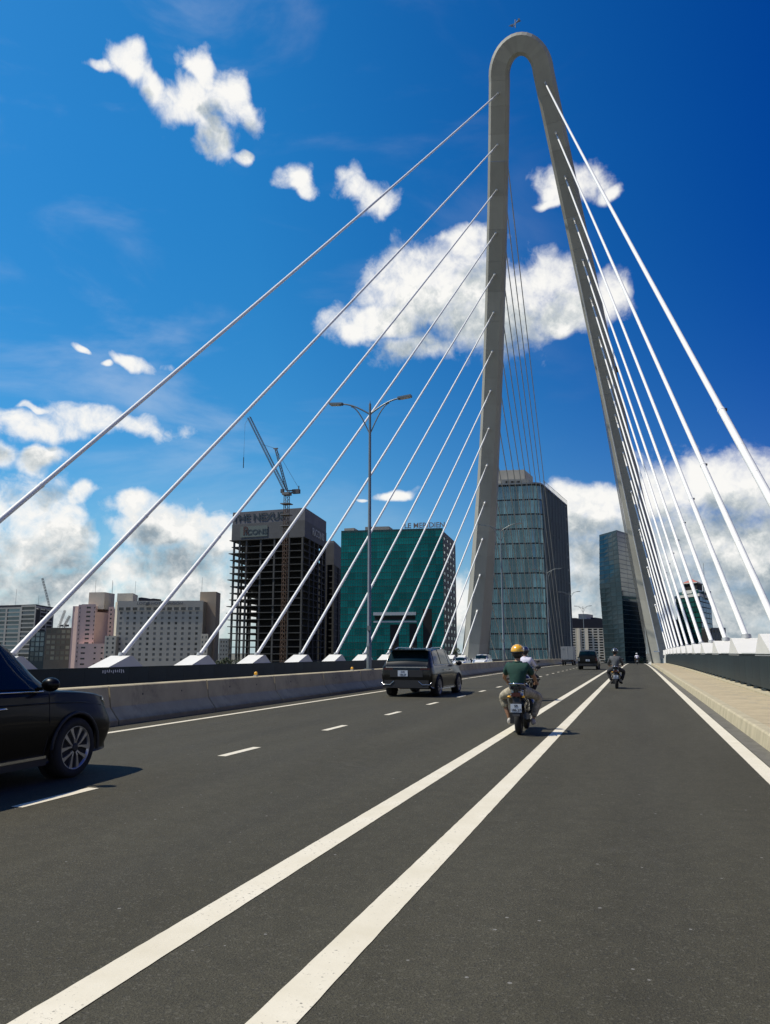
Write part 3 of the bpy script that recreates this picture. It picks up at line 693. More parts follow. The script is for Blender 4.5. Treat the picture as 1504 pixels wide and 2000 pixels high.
k0, k1 = cp(553, 961), cp(578, 959); put('counter_jib', truss(k0, k1, 1.5, 7, 0.22).mesh('counter_jib', off), M_crane2, t)
put('counterweight', MB().box(cp(572, 960) - Vector(off), (4.6, 2.4, 2.6)), M_hoard, t); put('rail_post', MB().box(cp(577, 955) - Vector(off), (.5, .5, 4)), M_crane2, t)
put('hoist_rope', MB().tube([j1, cp(463.5, 828), cp(463, 893)], 0.10, 4).mesh('hoist_rope', off), M_crane2, t); put('hook_block', MB().tube([cp(463, 893), cp(463, 914)], 0.28, 6).mesh('hook_block', off), M_black, t)
# ---- darker block behind it
A, B, C = at(622, 560), at(650, 556), at(667, 600); fp = quad(A, B, C); base = tuple(A)
t = thing('shell_building', 'dark unfinished block between the hoarded tower and the green glass tower', 'building', (A.x, A.y, 0))
z1, z2 = hz(1062, 560), hz(1104, 560)
solid(t, base, inner(fp, 1.2), GZ, z2, M_hole, 'core'); nf = 18
for k in range(nf + 1): z = GZ + (z2 - GZ) / nf * k; solid(t, base, fp, z - .3, z + .3, M_frame, 'floor_slab')
for u in (0, .5, .98): 
    for q in (A + (B - A) * u, B + (C - B) * u): put('column', MB().box((q.x - A.x, q.y - A.y, (GZ + z2) / 2), (1.3, 1.3, z2 - GZ)), M_frame, t)
solid(t, base, inner(fp, -.5), z2, z1, M_hoard, 'hoarding'); solid(t, base, inner(fp, 2), z1, z1 + 2.0, M_hoard2, 'roof_parapet')
# ---- green glass hotel
M_green = mat('green_curtain_glass', (0.004, 0.100, 0.108), 0.10, metal=0.8, rnd=0.24, spec=0.2, var=0.2, scale=0.08)
M_mull = mat('green_mullion', (0.004, 0.05, 0.045), 0.4)
M_side = mat('grey_stone_cladding', (0.27, 0.26, 0.225), 0.7, var=0.15, scale=0.3)
A, B, C = at(664, 430), at(868, 420), at(893, 465); fp = quad(A, B, C); base = tuple(A)
t = thing('glass_hotel', 'wide green glass hotel tower with rooftop lettering, left of the pylon', 'building', (A.x, A.y, 0))
zt = hz(1034, 425)
W = Wall(t, base, A, B, GZ, zt, M_mull, 'curtain_wall', 0.12); nc = 14; nr = 21
W.grid(spans(W.L, nc, 0.955), [z for z in zspans(GZ, zt - 1.0, nr, 0.90) if z[0] > -6]).build(M_green, 'glass_panel', tilt=0.010)
bars = MB(); 
for i in range(nc * 3): 
    if i % 3: q = W.pt(W.L / nc / 3 * i, 0, 0.02); bars.box((q.x, q.y, (GZ + zt) / 2), (0.12, 0.12, zt - GZ))
for i in range(nr * 2): z = GZ + (zt - 1 - GZ) / nr / 2 * i; q = W.pt(W.L / 2, 0, 0.01); bars.box((q.x, q.y, z), (W.L - .2, 0.08, 0.12), rz=0) if False else bars._add([W.pt(0.1, z, .04), W.pt(W.L - .1, z, .04), W.pt(W.L - .1, z + .12, .04), W.pt(0.1, z + .12, .04)], [(0, 1, 2, 3)])
put('fine_mullion', bars, M_mull, t, kind='stuff')
W2 = Wall(t, base, B, C, GZ, zt - 1.5, M_side, 'side_wall', 0.3); W2.grid(spans(W2.L, 4, 0.62, 1.2), [z for z in zspans(GZ, zt - 3, 20, 0.42) if z[0] > -6]).build(M_green, 'window')
solid(t, base, [A + (C - B), A, B, C], zt - 1.6, zt - 1.55, M_mull, 'roof')
solid(t, base, inner(fp, 3), zt - 1.5, zt + .3, M_side, 'roof_plant')
hd = math.atan2((B - A).y, (B - A).x)
pth = [(669, 1034, 1030, 20), (700, 1034, 1026, 40)]
for (a, b, y) in ((670, 690, 1031), (712, 760, 1028)):
    p, q = at(a, 432), at(b, 430); v = (C - B) * .2; solid(t, base, [p, q, q + v, p + v], zt - .1, hz(y, 430), M_side, 'plant_room')
M_sign = mat('rooftop_letters', (0.23, 0.20, 0.185), 0.6)
q = at(832, 421); wall_text(t, 'LE MERIDIEN', 4.1, Vector((q.x - A.x, q.y - A.y - .4, zt + 1.5)), hd, M_sign, 0.12, 0.06, name='rooftop_letters', sx=.98)
rk = MB(); 
for i in range(14): q = at(792 + i * 5.8, 422); rk.tube([(q.x - A.x, q.y - A.y + .3, zt - .3), (q.x - A.x, q.y - A.y + .3, zt + 2.6)], .08, 4)
put('sign_rack', rk, M_pole, t)
# sky terrace with its canopy and the dark openings below
M_can = mat('canopy_metal', (0.42, 0.44, 0.44), 0.5)
def onf(px, z, o): v = at(px, 425); u = (v - A).dot(W.ux); return W.pt(u, z, o)
def band(p0, p1, y0, y1, o, m, nm):
    a, b = onf(p0, 0, o), onf(p1, 0, o); z0, z1 = hz(y0, 425), hz(y1, 425); c, d = onf(p1, 0, -.4), onf(p0, 0, -.4)
    put(nm, MB().prism([(v.x, v.y) for v in (a, b, c, d)], min(z0, z1), max(z0, z1)), m, t)
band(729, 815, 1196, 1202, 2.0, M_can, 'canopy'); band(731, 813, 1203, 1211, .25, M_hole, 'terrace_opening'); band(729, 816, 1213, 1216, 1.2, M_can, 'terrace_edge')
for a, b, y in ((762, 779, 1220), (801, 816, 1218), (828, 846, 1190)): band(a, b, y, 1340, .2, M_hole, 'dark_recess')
# ---- blue-grey glass office tower with fins
M_blue = mat('blue_grey_glass', (0.115, 0.215, 0.24), 0.13, metal=0.75, rnd=0.34, spec=0.3, var=0.3, scale=0.12)
M_fin = mat('aluminium_fin', (0.19, 0.205, 0.20), 0.45, metal=0.3)
M_gap = mat('dark_louvre_band', (0.012, 0.02, 0.025), 0.6)
A, B, C = at(944, 398), at(1066, 392), at(1117, 452); base = tuple(A); zt = hz(950, 396); zt2 = zt
t = thing('office_tower', 'tall blue grey glass office tower with vertical fins, behind the left pylon leg', 'building', (A.x, A.y, 0))
uA, uC = (A - B).normalized(), (C - B).normalized()
arcp = [];  r0 = 5.0
for k in range(6):
    s_ = k / 5; arcp.append((B + uA * r0) * (1 - s_) ** 2 + B * 2 * s_ * (1 - s_) + (B + uC * r0) * s_ ** 2)
Dk = A + (C - B)
solid(t, base, [A, arcp[0]] + arcp[1:] + [C, Dk], GZ, zt, M_gap, 'inner_frame')
nfl = 13; fh = (zt - GZ) / nfl
def glass_face(p0, p1, nc):
    W = Wall(t, base, p0, p1, GZ, zt, M_gap); pane = {}
    pw_ = W.L / nc
    me = MB().box((0, 0, 0), (pw_ * .99, 0.3, fh * 0.90)).mesh('glass_panel'); me.materials.append(M_blue)
    for j in range(nfl):
        z = GZ + fh * (j + .5)
        if z < -5: continue
        for i in range(nc): put('glass_panel', me, None, t, W.pt(pw_ * (i + .5), z, 0.2), (random.uniform(-.008, .008), 0, W.ang + random.uniform(-.012, .012)))
    return W
Wf = glass_face(A, arcp[0], 13)
Wr = glass_face(arcp[-1], C, 8)
for i in range(5): glass_face(arcp[i], arcp[i + 1], 1)
fm = MB().box((0, 0, 0), (0.32, 0.8, zt - GZ + 1)).mesh('fin'); fm.materials.append(M_fin)
for Wq, n in ((Wf, 26), (Wr, 16)):
    for i in range(n + 1): 
        q = Wq.pt(Wq.L / n * i, 0, 0.6); o = put('fin', fm, None, t, (q.x, q.y, (GZ + zt) / 2 + .5), (0, 0, Wq.ang))
        if i % 2: o.scale = (0.55, 0.6, 1)
for p in arcp[1:-1]: put('fin', fm, None, t, (p.x - A.x, p.y - A.y, (GZ + zt) / 2 + .5))
ring = [A, arcp[0]] + arcp[1:] + [C, Dk]
solid(t, base, [p + (p - (A + C) / 2).normalized() * 1.6 for p in ring], zt + .4, zt + 1.2, M_fin, 'roof_edge')
rp = MB()
for Wq, n in ((Wf, 16), (Wr, 20)):
    for i in range(n + 1): q = Wq.pt(Wq.L / n * i, 0, 0.9); rp.box((q.x, q.y, zt + 2.2), (0.2, 0.2, 2.2))
    a, b = Wq.pt(0, 0, .9), Wq.pt(Wq.L, 0, .9); rp.tube([(a.x, a.y, zt + 3.3), (b.x, b.y, zt + 3.3)], 0.12, 4)
put('roof_railing', rp, M_fin, t)
M_beige = mat('beige_render', (0.52, 0.47, 0.37), 0.85, var=0.1, scale=0.2)
p, q = at(982, 425), at(1036, 423); v = (C - B) * .3; solid(t, base, [p, q, q + v, p + v], zt, hz(918, 424), M_beige, 'lift_housing')
p, q = at(990, 418), at(1044, 416); solid(t, base, [p, q, q + v, p + v], zt, hz(937, 417), M_side, 'plant_screen')
for k in range(4): a = at(1001 + 11 * k, 417.3); put('plant_vent', MB().box((a.x - A.x, a.y - A.y - .6, hz(943, 417)), (1.9, .4, 1.9)), M_hole, t)
# ---- white apartment block seen between the towers
M_wht = mat('white_apartment_render', (0.64, 0.58, 0.46), 0.8, var=0.06, scale=0.2)
M_drk = mat('dark_roof_cladding', (0.012, 0.013, 0.022), 0.7)
A, B = at(1116, 740), at(1182, 735); v = Vector((5, 22, 0)); base = tuple(A)
t = thing('apartment_block', 'white apartment block with a dark roof, seen down the road between two glass towers', 'building', (A.x, A.y, 0)); z2, zt = hz(1227, 738), hz(1209, 738)
W = Wall(t, base, A, B, GZ, z2, M_wht, 'wall', .9)
W.grid([(W.L * a, W.L * b) for a, b in ((.03, .14), (.33, .42), (.52, .64), (.69, .80), (.85, .96))], zspans(GZ, z2, 15, .55)).build(M_dkglass, 'window')
solid(t, base, [A + v, A, B, B + v][::1], z2, zt, M_drk, 'roof'); solid(t, base, [A + v * .1, B + v * .1, B + v, A + v], GZ, z2 - .1, M_hole, 'inner_wall')
for a, b, y in ((1117, 1128, 1207), (1133, 1149, 1199), (1157, 1166, 1206)): p, q = at(a, 745), at(b, 745); solid(t, base, [p, q, q + v, p + v], zt, hz(y, 745), M_beige if a == 1133 else M_drk, 'roof_house')
for a in (.245, .47): p = W.pt(W.L * a, 0, .6); put('pilaster', MB().box((p.x, p.y, (GZ + z2) / 2), (3.2 if a > .4 else 2, 1.2, z2 - GZ)), M_wht, t)
# ---- faceted dark tower
M_teal = mat('dark_teal_glass', (0.012, 0.035, 0.048), 0.09, metal=0.5, rnd=0.25, spec=0.8)
M_teal2 = mat('teal_frame', (0.022, 0.04, 0.048), 0.35, metal=.3)
A, Am, B, C = at(1182, 610), at(1180, 600), at(1221, 585), at(1262, 620); base = tuple(A)
t = thing('faceted_tower', 'dark faceted glass tower beside the right pylon leg', 'building', (A.x, A.y, 0))
def lvl(z, tt):
    a = A.lerp(at(1177.5, 606), 1 - abs(tt - .62) / .62 if tt < .62 else 1 - (tt - .62) / .38); b = B + (at(1214, 585) - B) * max(0, tt - .55) * 1.2
    return [a, b, C, C + (A - B) + Vector((0, 8, 0))]
zt = hz(1041, 590); nf = 30; fh = (zt - GZ) / nf; fr = MB()
for k in range(nf):
    z0, z1 = GZ + fh * k, GZ + fh * (k + 1); t0, t1 = k / nf, (k + 1) / nf
    a0, a1 = lvl(z0, t0), lvl(z1, t1)
    for s_ in range(2):
        n = 4 if s_ == 0 else 3
        if z1 < -4: continue
        for i in range(n):
            f = lambda P_, u: P_[s_].lerp(P_[s_ + 1], u)
            q = [f(a0, i / n + .004), f(a0, (i + 1) / n - .004), f(a1, (i + 1) / n - .004), f(a1, i / n + .004)]
            vs = [Vector((p.x - A.x, p.y - A.y, z)) for p, z in zip(q, (z0 + .45, z0 + .45, z1, z1))]
            c = sum(vs, Vector()) / 4; 
            ctr = (lvl(0, .5)[2] + lvl(0, .5)[0]) / 2 - A; inn = (Vector((ctr.x, ctr.y, 0)) - Vector((c.x, c.y, 0))).normalized() * .25
            vs2 = [v_ + inn for v_ in vs]; m_ = MB()._add([v_ - c for v_ in vs + vs2], [(0, 1, 2, 3), (7, 6, 5, 4), (0, 4, 5, 1), (1, 5, 6, 2), (2, 6, 7, 3), (3, 7, 4, 0)])
            put('glass_panel', m_, M_teal, t, c, (random.uniform(-.006, .006), random.uniform(-.006, .006), 0))
    ctr = sum(a0, Vector()) / 4
    fr.prism([((p + (p - ctr).normalized() * .15).x - A.x, (p + (p - ctr).normalized() * .15).y - A.y) for p in a0], z0, z0 + .4)
    fr.prism([((p + (ctr - p).normalized() * 1).x - A.x, (p + (ctr - p).normalized() * 1).y - A.y) for p in a0], z0 + .4, z1)
put('floor_edges', fr, M_teal2, t, kind='stuff')
top_ = lvl(zt, 1); solid(t, base, top_, zt, zt + 1.5, M_teal2, 'roof_rim')
A2, B2 = at(1238, 640), at(1262, 640); t2 = thing('slab_tower', 'narrow blue grey tower half hidden between the faceted tower and the right pylon leg', 'building', (A2.x, A2.y, 0))
W = Wall(t2, tuple(A2), A2, B2, GZ, hz(1185, 640), M_side, 'wall', .3); W.grid(spans(W.L, 3, .7, .4), zspans(GZ, hz(1187, 640), 14, .6)).build(M_wing, 'window'); solid(t2, tuple(A2), [A2 + Vector((0, 3, 0)), B2 + Vector((0, 3, 0)), B2 + Vector((0, 20, 0)), A2 + Vector((0, 20, 0))], GZ, hz(1186, 640), M_side, 'rear_wing')
# ---- green tower with red roof, right
M_gr2 = mat('green_tower_glass', (0.012, 0.075, 0.068), 0.2, metal=.2, rnd=.25, spec=.7); M_roofr = mat('red_roof', (0.42, 0.13, 0.09), 0.7, var=.1); M_wt = mat('pale_cornice', (0.55, 0.57, 0.54), .6)
A, B, C = at(1327, 620), at(1374, 590), at(1396, 625); base = tuple(A); z1 = hz(1166, 600)
t = thing('round_cornered_tower', 'green glass tower with a red pyramid roof behind the right cables', 'building', (A.x, A.y, 0))
solid(t, base, quad(A, B, C), GZ, z1 - 1, M_hole, 'core')
for p0, p1, n, m_ in ((A, B, 5, M_gr2), (B, C, 4, M_gr2)):
    W = Wall(t, base, p0, p1, GZ, z1, M_teal2, 'curtain_wall', -.15); W.grid(spans(W.L, n, .93), zspans(GZ, z1, 14, .8)).build(m_, 'glass_panel', tilt=.006)
solid(t, base, inner(quad(A, B, C), -1), z1, z1 + 2.0, M_wt, 'cornice'); solid(t, base, inner(quad(A, B, C), 3), z1 + 2, z1 + 5, M_gr2, 'upper_storey')
ph = inner(quad(at(1338, 610), at(1372, 596), at(1386, 615)), 1); z3 = hz(1152, 600); z4 = hz(1139, 600)
solid(t, base, ph, z1 + 3, z3, M_wt, 'penthouse'); solid(t, base, inner(ph, 1.2), z3, z4, M_hole, 'belvedere')
solid(t, base, inner(ph, -.4), z4, z4 + .7, M_wt, 'eaves'); c = sum(ph, Vector()) / 4 - A
rr = [(p.x - A.x, p.y - A.y, z4 + .7) for p in inner(ph, .2)]; put('roof', MB()._add(rr + [(c.x, c.y, hz(1128, 600))], [(0, 1, 4), (1, 2, 4), (2, 3, 4), (3, 0, 4)]), M_roofr, t)
p = at(1384, 600); put('antenna', MB().tube([(p.x - A.x, p.y - A.y, z1), (p.x - A.x, p.y - A.y, hz(1127, 600))], .5, 6), M_pole, t); put('mast', MB().tube([(p.x - A.x + 1, p.y - A.y, z1), (p.x - A.x + 1, p.y - A.y, hz(1100, 600))], .14, 5), M_pole, t)
p, q = at(1389, 612), at(1398, 612); solid(t, base, [p, q, q + Vector((0, 9, 0)), p + Vector((0, 9, 0))], z1 - 1, hz(1153, 605), M_side, 'lift_tower')
M_mid = mat('grey_building_render', (0.12, 0.125, 0.12), .8, var=.1, scale=.2)
def simple(nm, label, pa, pb, D, y, m_, nc, nr, dep=18, cat='building', wm=None, fr=(.6, .55), roofm=None, yc=None):
    a, b = at(pa, D), at(pb, D); t = thing(nm, label, cat, (a.x, a.y, 0)); zt = hz(y, D)
    W = Wall(t, tuple(a), a, b, GZ, zt, m_, 'wall', .35); W.grid(spans(W.L, nc, fr[0], .6), [z for z in zspans(GZ, zt - .8, nr, fr[1]) if z[0] > -7]).build(wm or M_wing, 'window')
    n = -W.nx * dep; s2 = Wall(t, tuple(a), b, b + n, GZ, zt, m_, 'side_wall', .35); s2.grid(spans(s2.L, max(2, int(dep / 4)), fr[0] * .8, .6), [z for z in zspans(GZ, zt - .8, nr, fr[1]) if z[0] > -7]).build(wm or M_wing, 'window')
    solid(t, tuple(a), [a - W.nx * .5, b - W.nx * .5 - W.ux * .5, b + n, a + n], zt - .6, zt - .2, roofm or m_, 'roof'); solid(t, tuple(a), [a - W.nx * 1.0, b - W.nx * 1.0 - W.ux * 1.0, b + n, a + n], GZ, zt - .7, M_hole, 'inner_wall')
    return t
simple('corner_building', 'small dark building at the right foot of the green tower', 1393, 1421, 560, 1226, M_mid, 4, 9)
simple('low_building', 'low dark row just behind the right anchor blocks, left of the green tower', 1296, 1332, 660, 1210, M_mid, 5, 10)
# ---- pink hotel
M_pink = mat('pink_render', (0.68, 0.48, 0.40), 0.85, var=0.06, scale=0.2); M_lav = mat('rose_render', (0.42, 0.26, 0.24), .85, var=.06, scale=.2)
A, B = at(136, 560), at(219, 556); base = tuple(A); z1 = hz(1181, 558); zc = hz(1258, 558)
t = thing('pink_hotel', 'pink hotel block with stepped wings, left of the long grey hotel', 'building', (A.x, A.y, 0))
def pxw(p0, p1, y, m_, us, rows, D0=558, D1=None, nm='wall', dep=.4, wm=M_dkglass, pane='window', lift=.5, fr=.4, z0=GZ):
    a, b = at(p0, D0), at(p1, D1 or D0); W = Wall(t, base, a, b, z0, hz(y, (D0 + (D1 or D0)) / 2), m_, nm, dep)
    zz = [z for z in zspans(z0 if z0 != GZ else GZ, W.z1 - .9, rows, fr, lift) if z[0] > -7]
    W.grid([(W.L * u, W.L * v) for u, v in us], zz).build(wm, pane); return W
pxw(136, 147, 1184, M_pink, [(.38, .68)], 15); pxw(147, 153, 1181, M_pink, [(.4, .7)], 15, 555); pxw(153, 181, 1180, M_pink, [(.36, .66), (.9, .97)], 15, 553)
pxw(181, 185, 1184, M_pink, [(.3, .6)], 15, 553, 562); pxw(185, 207, 1194, M_lav, [], 15, 572); pxw(207, 218, 1185, M_pink, [(.3, .6)], 15, 562)
W = pxw(153, 206, 1257, M_pink, [(.08, .24), (.56, .64), (.82, .90)], 5, 545, fr=.3)
p = [at(136, 558.5), at(153, 556), at(181, 556), at(218, 575), at(222, 600), at(140, 600)]
solid(t, base, p, GZ, hz(1197, 570), M_pink, 'inner_wall'); solid(t, base, [at(153, 545.2), at(206, 545.2), at(206, 560), at(153, 560)], hz(1257, 545) - .4, hz(1257, 545) - .1, M_pink, 'terrace')
solid(t, base, [at(136.3, 558.7), at(152.8, 556), at(181, 556), at(184, 573), at(218, 574), at(222, 600), at(140, 600)], hz(1197, 570), hz(1186, 560), M_pink, 'upper_roof')
solid(t, base, [at(166, 566), at(197, 564), at(217, 580), at(186, 584)], hz(1190, 566), hz(1157, 566), M_beige, 'roof_block')
for px_ in (178, 211): p = at(px_, 572); put('antenna', MB().tube([(p.x - A.x, p.y - A.y, hz(1157, 570)), (p.x - A.x, p.y - A.y, hz(1133, 570))], .12, 4), M_pole, t)
# ---- long grey hotel
M_gry = mat('grey_hotel_render', (0.44, 0.405, 0.33), 0.85, var=0.06, scale=0.15); M_brn = mat('brown_tower_render', (0.40, 0.315, 0.225), .85, var=.08, scale=.15)
A, B = at(224, 540), at(393, 536); base = tuple(A); zt = hz(1174, 538); zl = hz(1192, 538)
t = thing('long_hotel', 'long grey hotel slab with a regular window grid, beside the pink hotel', 'building', (A.x, A.y, 0))
W = Wall(t, base, A, B, GZ, zt, M_gry, 'wall', .5)
cw = spans(W.L, 12, .36, .5, 1.5); W.grid(cw, [z for z in zspans(GZ, zl, 12, .50) if z[0] > -7]).build(M_hwin, 'window', bar=True)
W3 = Wall(t, base, A + W.nx * .35, B + W.nx * .35, zl - .3, zt + .2, M_gry, 'attic_wall', .4); W3.grid(spans(W.L, 12, .68, .5, 1.5), [(zl, zl + 2.1)]).build(M_wing, 'attic_window', bar=True)
solid(t, base, [A - W.nx * 1.2, B - W.nx * 1.2, B - W.nx * 20, A - W.nx * 20], GZ, zt - .3, M_gry, 'inner_wall')
a, b = at(203, 537), at(225, 536); Wn = Wall(t, base, a, b, GZ, hz(1242, 537), M_gry, 'low_wing', .4); Wn.grid(spans(Wn.L, 2, .35), [z for z in zspans(GZ, hz(1243, 537), 8, .5) if z[0] > -7]).build(M_wing, 'window'); solid(t, base, [a - Wn.nx * 1, b - Wn.nx * 1, b - Wn.nx * 18, a - Wn.nx * 18], GZ, hz(1243, 537), M_gry, 'low_wing_body')
a, b = at(391, 536), at(405, 535); Wn = Wall(t, base, a, b, GZ, hz(1238, 535), M_gry, 'right_wing', .4); Wn.grid(spans(Wn.L, 2, .35), [z for z in zspans(GZ, hz(1240, 535), 8, .5) if z[0] > -7]).build(M_wing, 'window'); solid(t, base, [a - Wn.nx * 1, b - Wn.nx * 1, b - Wn.nx * 18, a - Wn.nx * 18], GZ, hz(1239, 535), M_gry, 'right_wing_body')
solid(t, base, [at(222, 550), at(253, 548), at(263, 570), at(222, 572)], hz(1178, 550), hz(1159, 550), M_beige, 'roof_block')
solid(t, base, [at(219.5, 552), at(224, 545), at(224, 560), at(220, 560)], GZ, hz(1176, 550), M_beige, 'corner_pier')
solid(t, base, [at(386, 545), at(418, 543), at(426.5, 560), at(392, 570)], GZ, hz(1156, 545), M_brn, 'stair_tower')
q = at(308, 536.5); wall_text(t, 'LOTTE HOTEL SAIGON', 2.6, Vector((q.x - A.x, q.y - A.y, hz(1179, 537))) + W.nx * .9, W.ang, M_mid, .12, .05, name='roof_sign', sx=1.2)
q = at(283, 537); put('sign_emblem', MB().lathe(Vector((q.x - A.x, q.y - A.y, hz(1179, 537))) + W.nx * .7, tuple(W.nx), [(1.5, 0), (1.5, .2), (.8, .22)], 16), M_mid, t)
cn = MB(); a0, b0 = at(264, 545), at(300, 545)
for k in range(6):
    p, q = a0.lerp(b0, k / 6), a0.lerp(b0, (k + 1) / 6); zz = [3.6, 3.9, 3.3, 2.8, 2.6, 2.9, 2.6]
    cn._add([(p.x - A.x, p.y - A.y, zt), (q.x - A.x, q.y - A.y, zt), (q.x - A.x, q.y - A.y, zt + zz[k + 1] * .8), (p.x - A.x, p.y - A.y, zt + zz[k] * .8), (p.x - A.x, p.y - A.y + 6, zt), (q.x - A.x, q.y - A.y + 6, zt), (q.x - A.x, q.y - A.y + 6, zt + zz[k + 1] * .8), (p.x - A.x, p.y - A.y + 6, zt + zz[k] * .8)], [(0, 1, 2, 3), (4, 7, 6, 5), (3, 2, 6, 7)])
put('roof_canopy', cn, M_drk, t)
for px_, y in ((257, 1135), (212, 1136), (389, 1128)): p = at(px_, 548); put('antenna', MB().tube([(p.x - A.x, p.y - A.y, zt), (p.x - A.x, p.y - A.y, hz(y, 548))], .11, 4), M_pole, t)
# ---- far left offices
M_off = mat('grey_office_frame', (0.27, 0.27, 0.25), .7, var=.08, scale=.2); M_pale = mat('pale_blue_glass', (0.10, 0.15, 0.16), .1, metal=.3, rnd=.5, spec=.7)
base = tuple(at(-40, 620)); A = at(-40, 620)
t = thing('office_block', 'grey framed office block with banded glazing at the far left of the skyline', 'building', (A.x, A.y, 0))
def ow(p0, d0, p1, d1, y, n, fr, wm=M_pale):
    a, b = at(p0, d0), at(p1, d1); W = Wall(t, base, a, b, GZ, hz(y, (d0 + d1) / 2), M_off, 'wall', .6); W.grid(spans(W.L, n, fr, .3), [z for z in zspans(GZ, W.z1 - .8, 15, .70) if z[0] > -7]).build(wm, 'window')
ow(-40, 620, 5, 612, 1187, 3, .9); ow(5, 612, 34, 606, 1186, 1, .88); ow(34, 606, 63, 600, 1182, 1, .90, M_wing); ow(63, 600, 72, 612, 1184, 1, .8, M_wing); ow(72, 612, 98, 640, 1187, 2, .85, M_wing)
ring = [at(-40, 620.5), at(5, 612.8), at(34, 606.8), at(63, 601), at(72, 613), at(97.5, 641), at(98, 670), at(-40, 670)]
solid(t, base, [p + Vector((0, .8, 0)) for p in ring], GZ, hz(1190, 606), M_hole, 'inner_wall'); solid(t, base, [p + Vector((0, .3, 0)) for p in ring], hz(1186, 606), hz(1181, 606), M_drk, 'roof')
for px_, y in ((22, 1150), (67, 1163)): p = at(px_, 612); put('antenna', MB().tube([(p.x - A.x, p.y - A.y, hz(1184, 610)), (p.x - A.x, p.y - A.y, hz(y, 610))], .12, 4), M_pole, t)
simple('teal_annex', 'low teal glazed annex in front of the far left office block', 56, 86, 580, 1232, M_teal2, 3, 8, 10, wm=M_pale, fr=(.85, .8))
M_olive = mat('brown_office_render', (0.13, 0.12, 0.09), .8, var=.1, scale=.2); M_yell = mat('ochre_window_panel', (0.19, 0.19, 0.13), .4, rnd=.6)
simple('brown_office', 'brown office block with ochre panels, next to the pink hotel', 86, 137, 575, 1226, M_olive, 5, 8, 12, wm=M_yell, fr=(.8, .6), roofm=M_drk)
simple('small_apartment_house', 'small beige house block between the long hotel and the unfinished tower', 427, 446, 520, 1247, M_beige, 3, 8, 8, wm=M_dkglass, fr=(.4, .45))
for (x0, y0, x1, y1, D, lb) in ((93, 1195, 71, 1129, 760, 'distant slender crane jib above the far left office roof'), (122, 1222, 131, 1203, 640, 'small dark crane jib on the brown office roof'), (112, 1222, 121, 1192, 700, 'thin pale crane jib just left of the pink hotel')):
    p, q = at(x0, D), at(x1, D); t = thing('distant_crane', lb, 'crane', (p.x, p.y, GZ)); zz = hz(y0, D)
    put('mast', truss((0, 0, 0), (0, 0, zz - GZ), 1.8, 24, .2), M_crane2, t); put('jib', truss((0, 0, zz - GZ), (q.x - p.x, q.y - p.y, hz(y1, D) - GZ), 1.3, 12, .16), M_crane2, t)
    put('counterweight', MB().box((2.6, 0, zz - GZ), (2.5, 1.6, 1.6)), M_hoard, t)
# ---- street trees that just top the left parapet
M_leaf = mat('tree_leaves', (0.055, 0.075, 0.028), .7, rnd=.0, var=.4, scale=.4); M_bark = mat('tree_bark', (0.09, 0.07, 0.05), .9)
TL = [(440, 330, 1283, 'round leafy tree top over the parapet left of the unfinished tower'), (470, 350, 1287, 'low green tree crown at the foot of the unfinished tower'), (889, 330, 1262, 'dark tree crown right against the left pylon leg'), (1254, 420, 1281, 'dark tree crown at the end of the road beside the right pylon leg'), (1187, 430, 1284, 'low dark tree crown at the far end of the road')]
for px_, D, y, lb in TL:
    p = at(px_, D); H = hz(y, D) - GZ; t = thing('street_tree', lb, 'tree', (p.x, p.y, GZ))
    tr = MB().tube([(0, 0, 0), (.2, 0, H * .3), (0, .2, H * .6), (.3, 0, H * .85)], [.4, .32, .22, .08], 7)
    for k in range(6): a = k * 1.1; tr.tube([(0, .1, H * (.35 + .07 * k)), (math.cos(a) * 2.2, math.sin(a) * 2.2, H * (.5 + .07 * k))], [.14, .05], 5)
    put('trunk', tr, M_bark, t); cr = MB(); cl = [(Vector((random.gauss(0, 1.8), random.gauss(0, 1.8), H * random.uniform(.45, .9))), random.uniform(.9, 1.7)) for _ in range(16)]
    for c, r_ in cl:
        for _ in range(130):
            d = Vector((random.gauss(0, 1), random.gauss(0, 1), random.gauss(0, 1))).normalized() * r_ * random.uniform(.6, 1.0); q = c + d
            if q.z > H: q.z = H - random.random() * .5
            a = Vector((random.gauss(0, 1), random.gauss(0, 1), random.gauss(0, 1))).normalized() * .22; b = a.orthogonal().normalized() * .16
            cr._add([q - a, q - b, q + a, q + b], [(0, 1, 2, 3)])
    put('crown', cr, M_leaf, t)

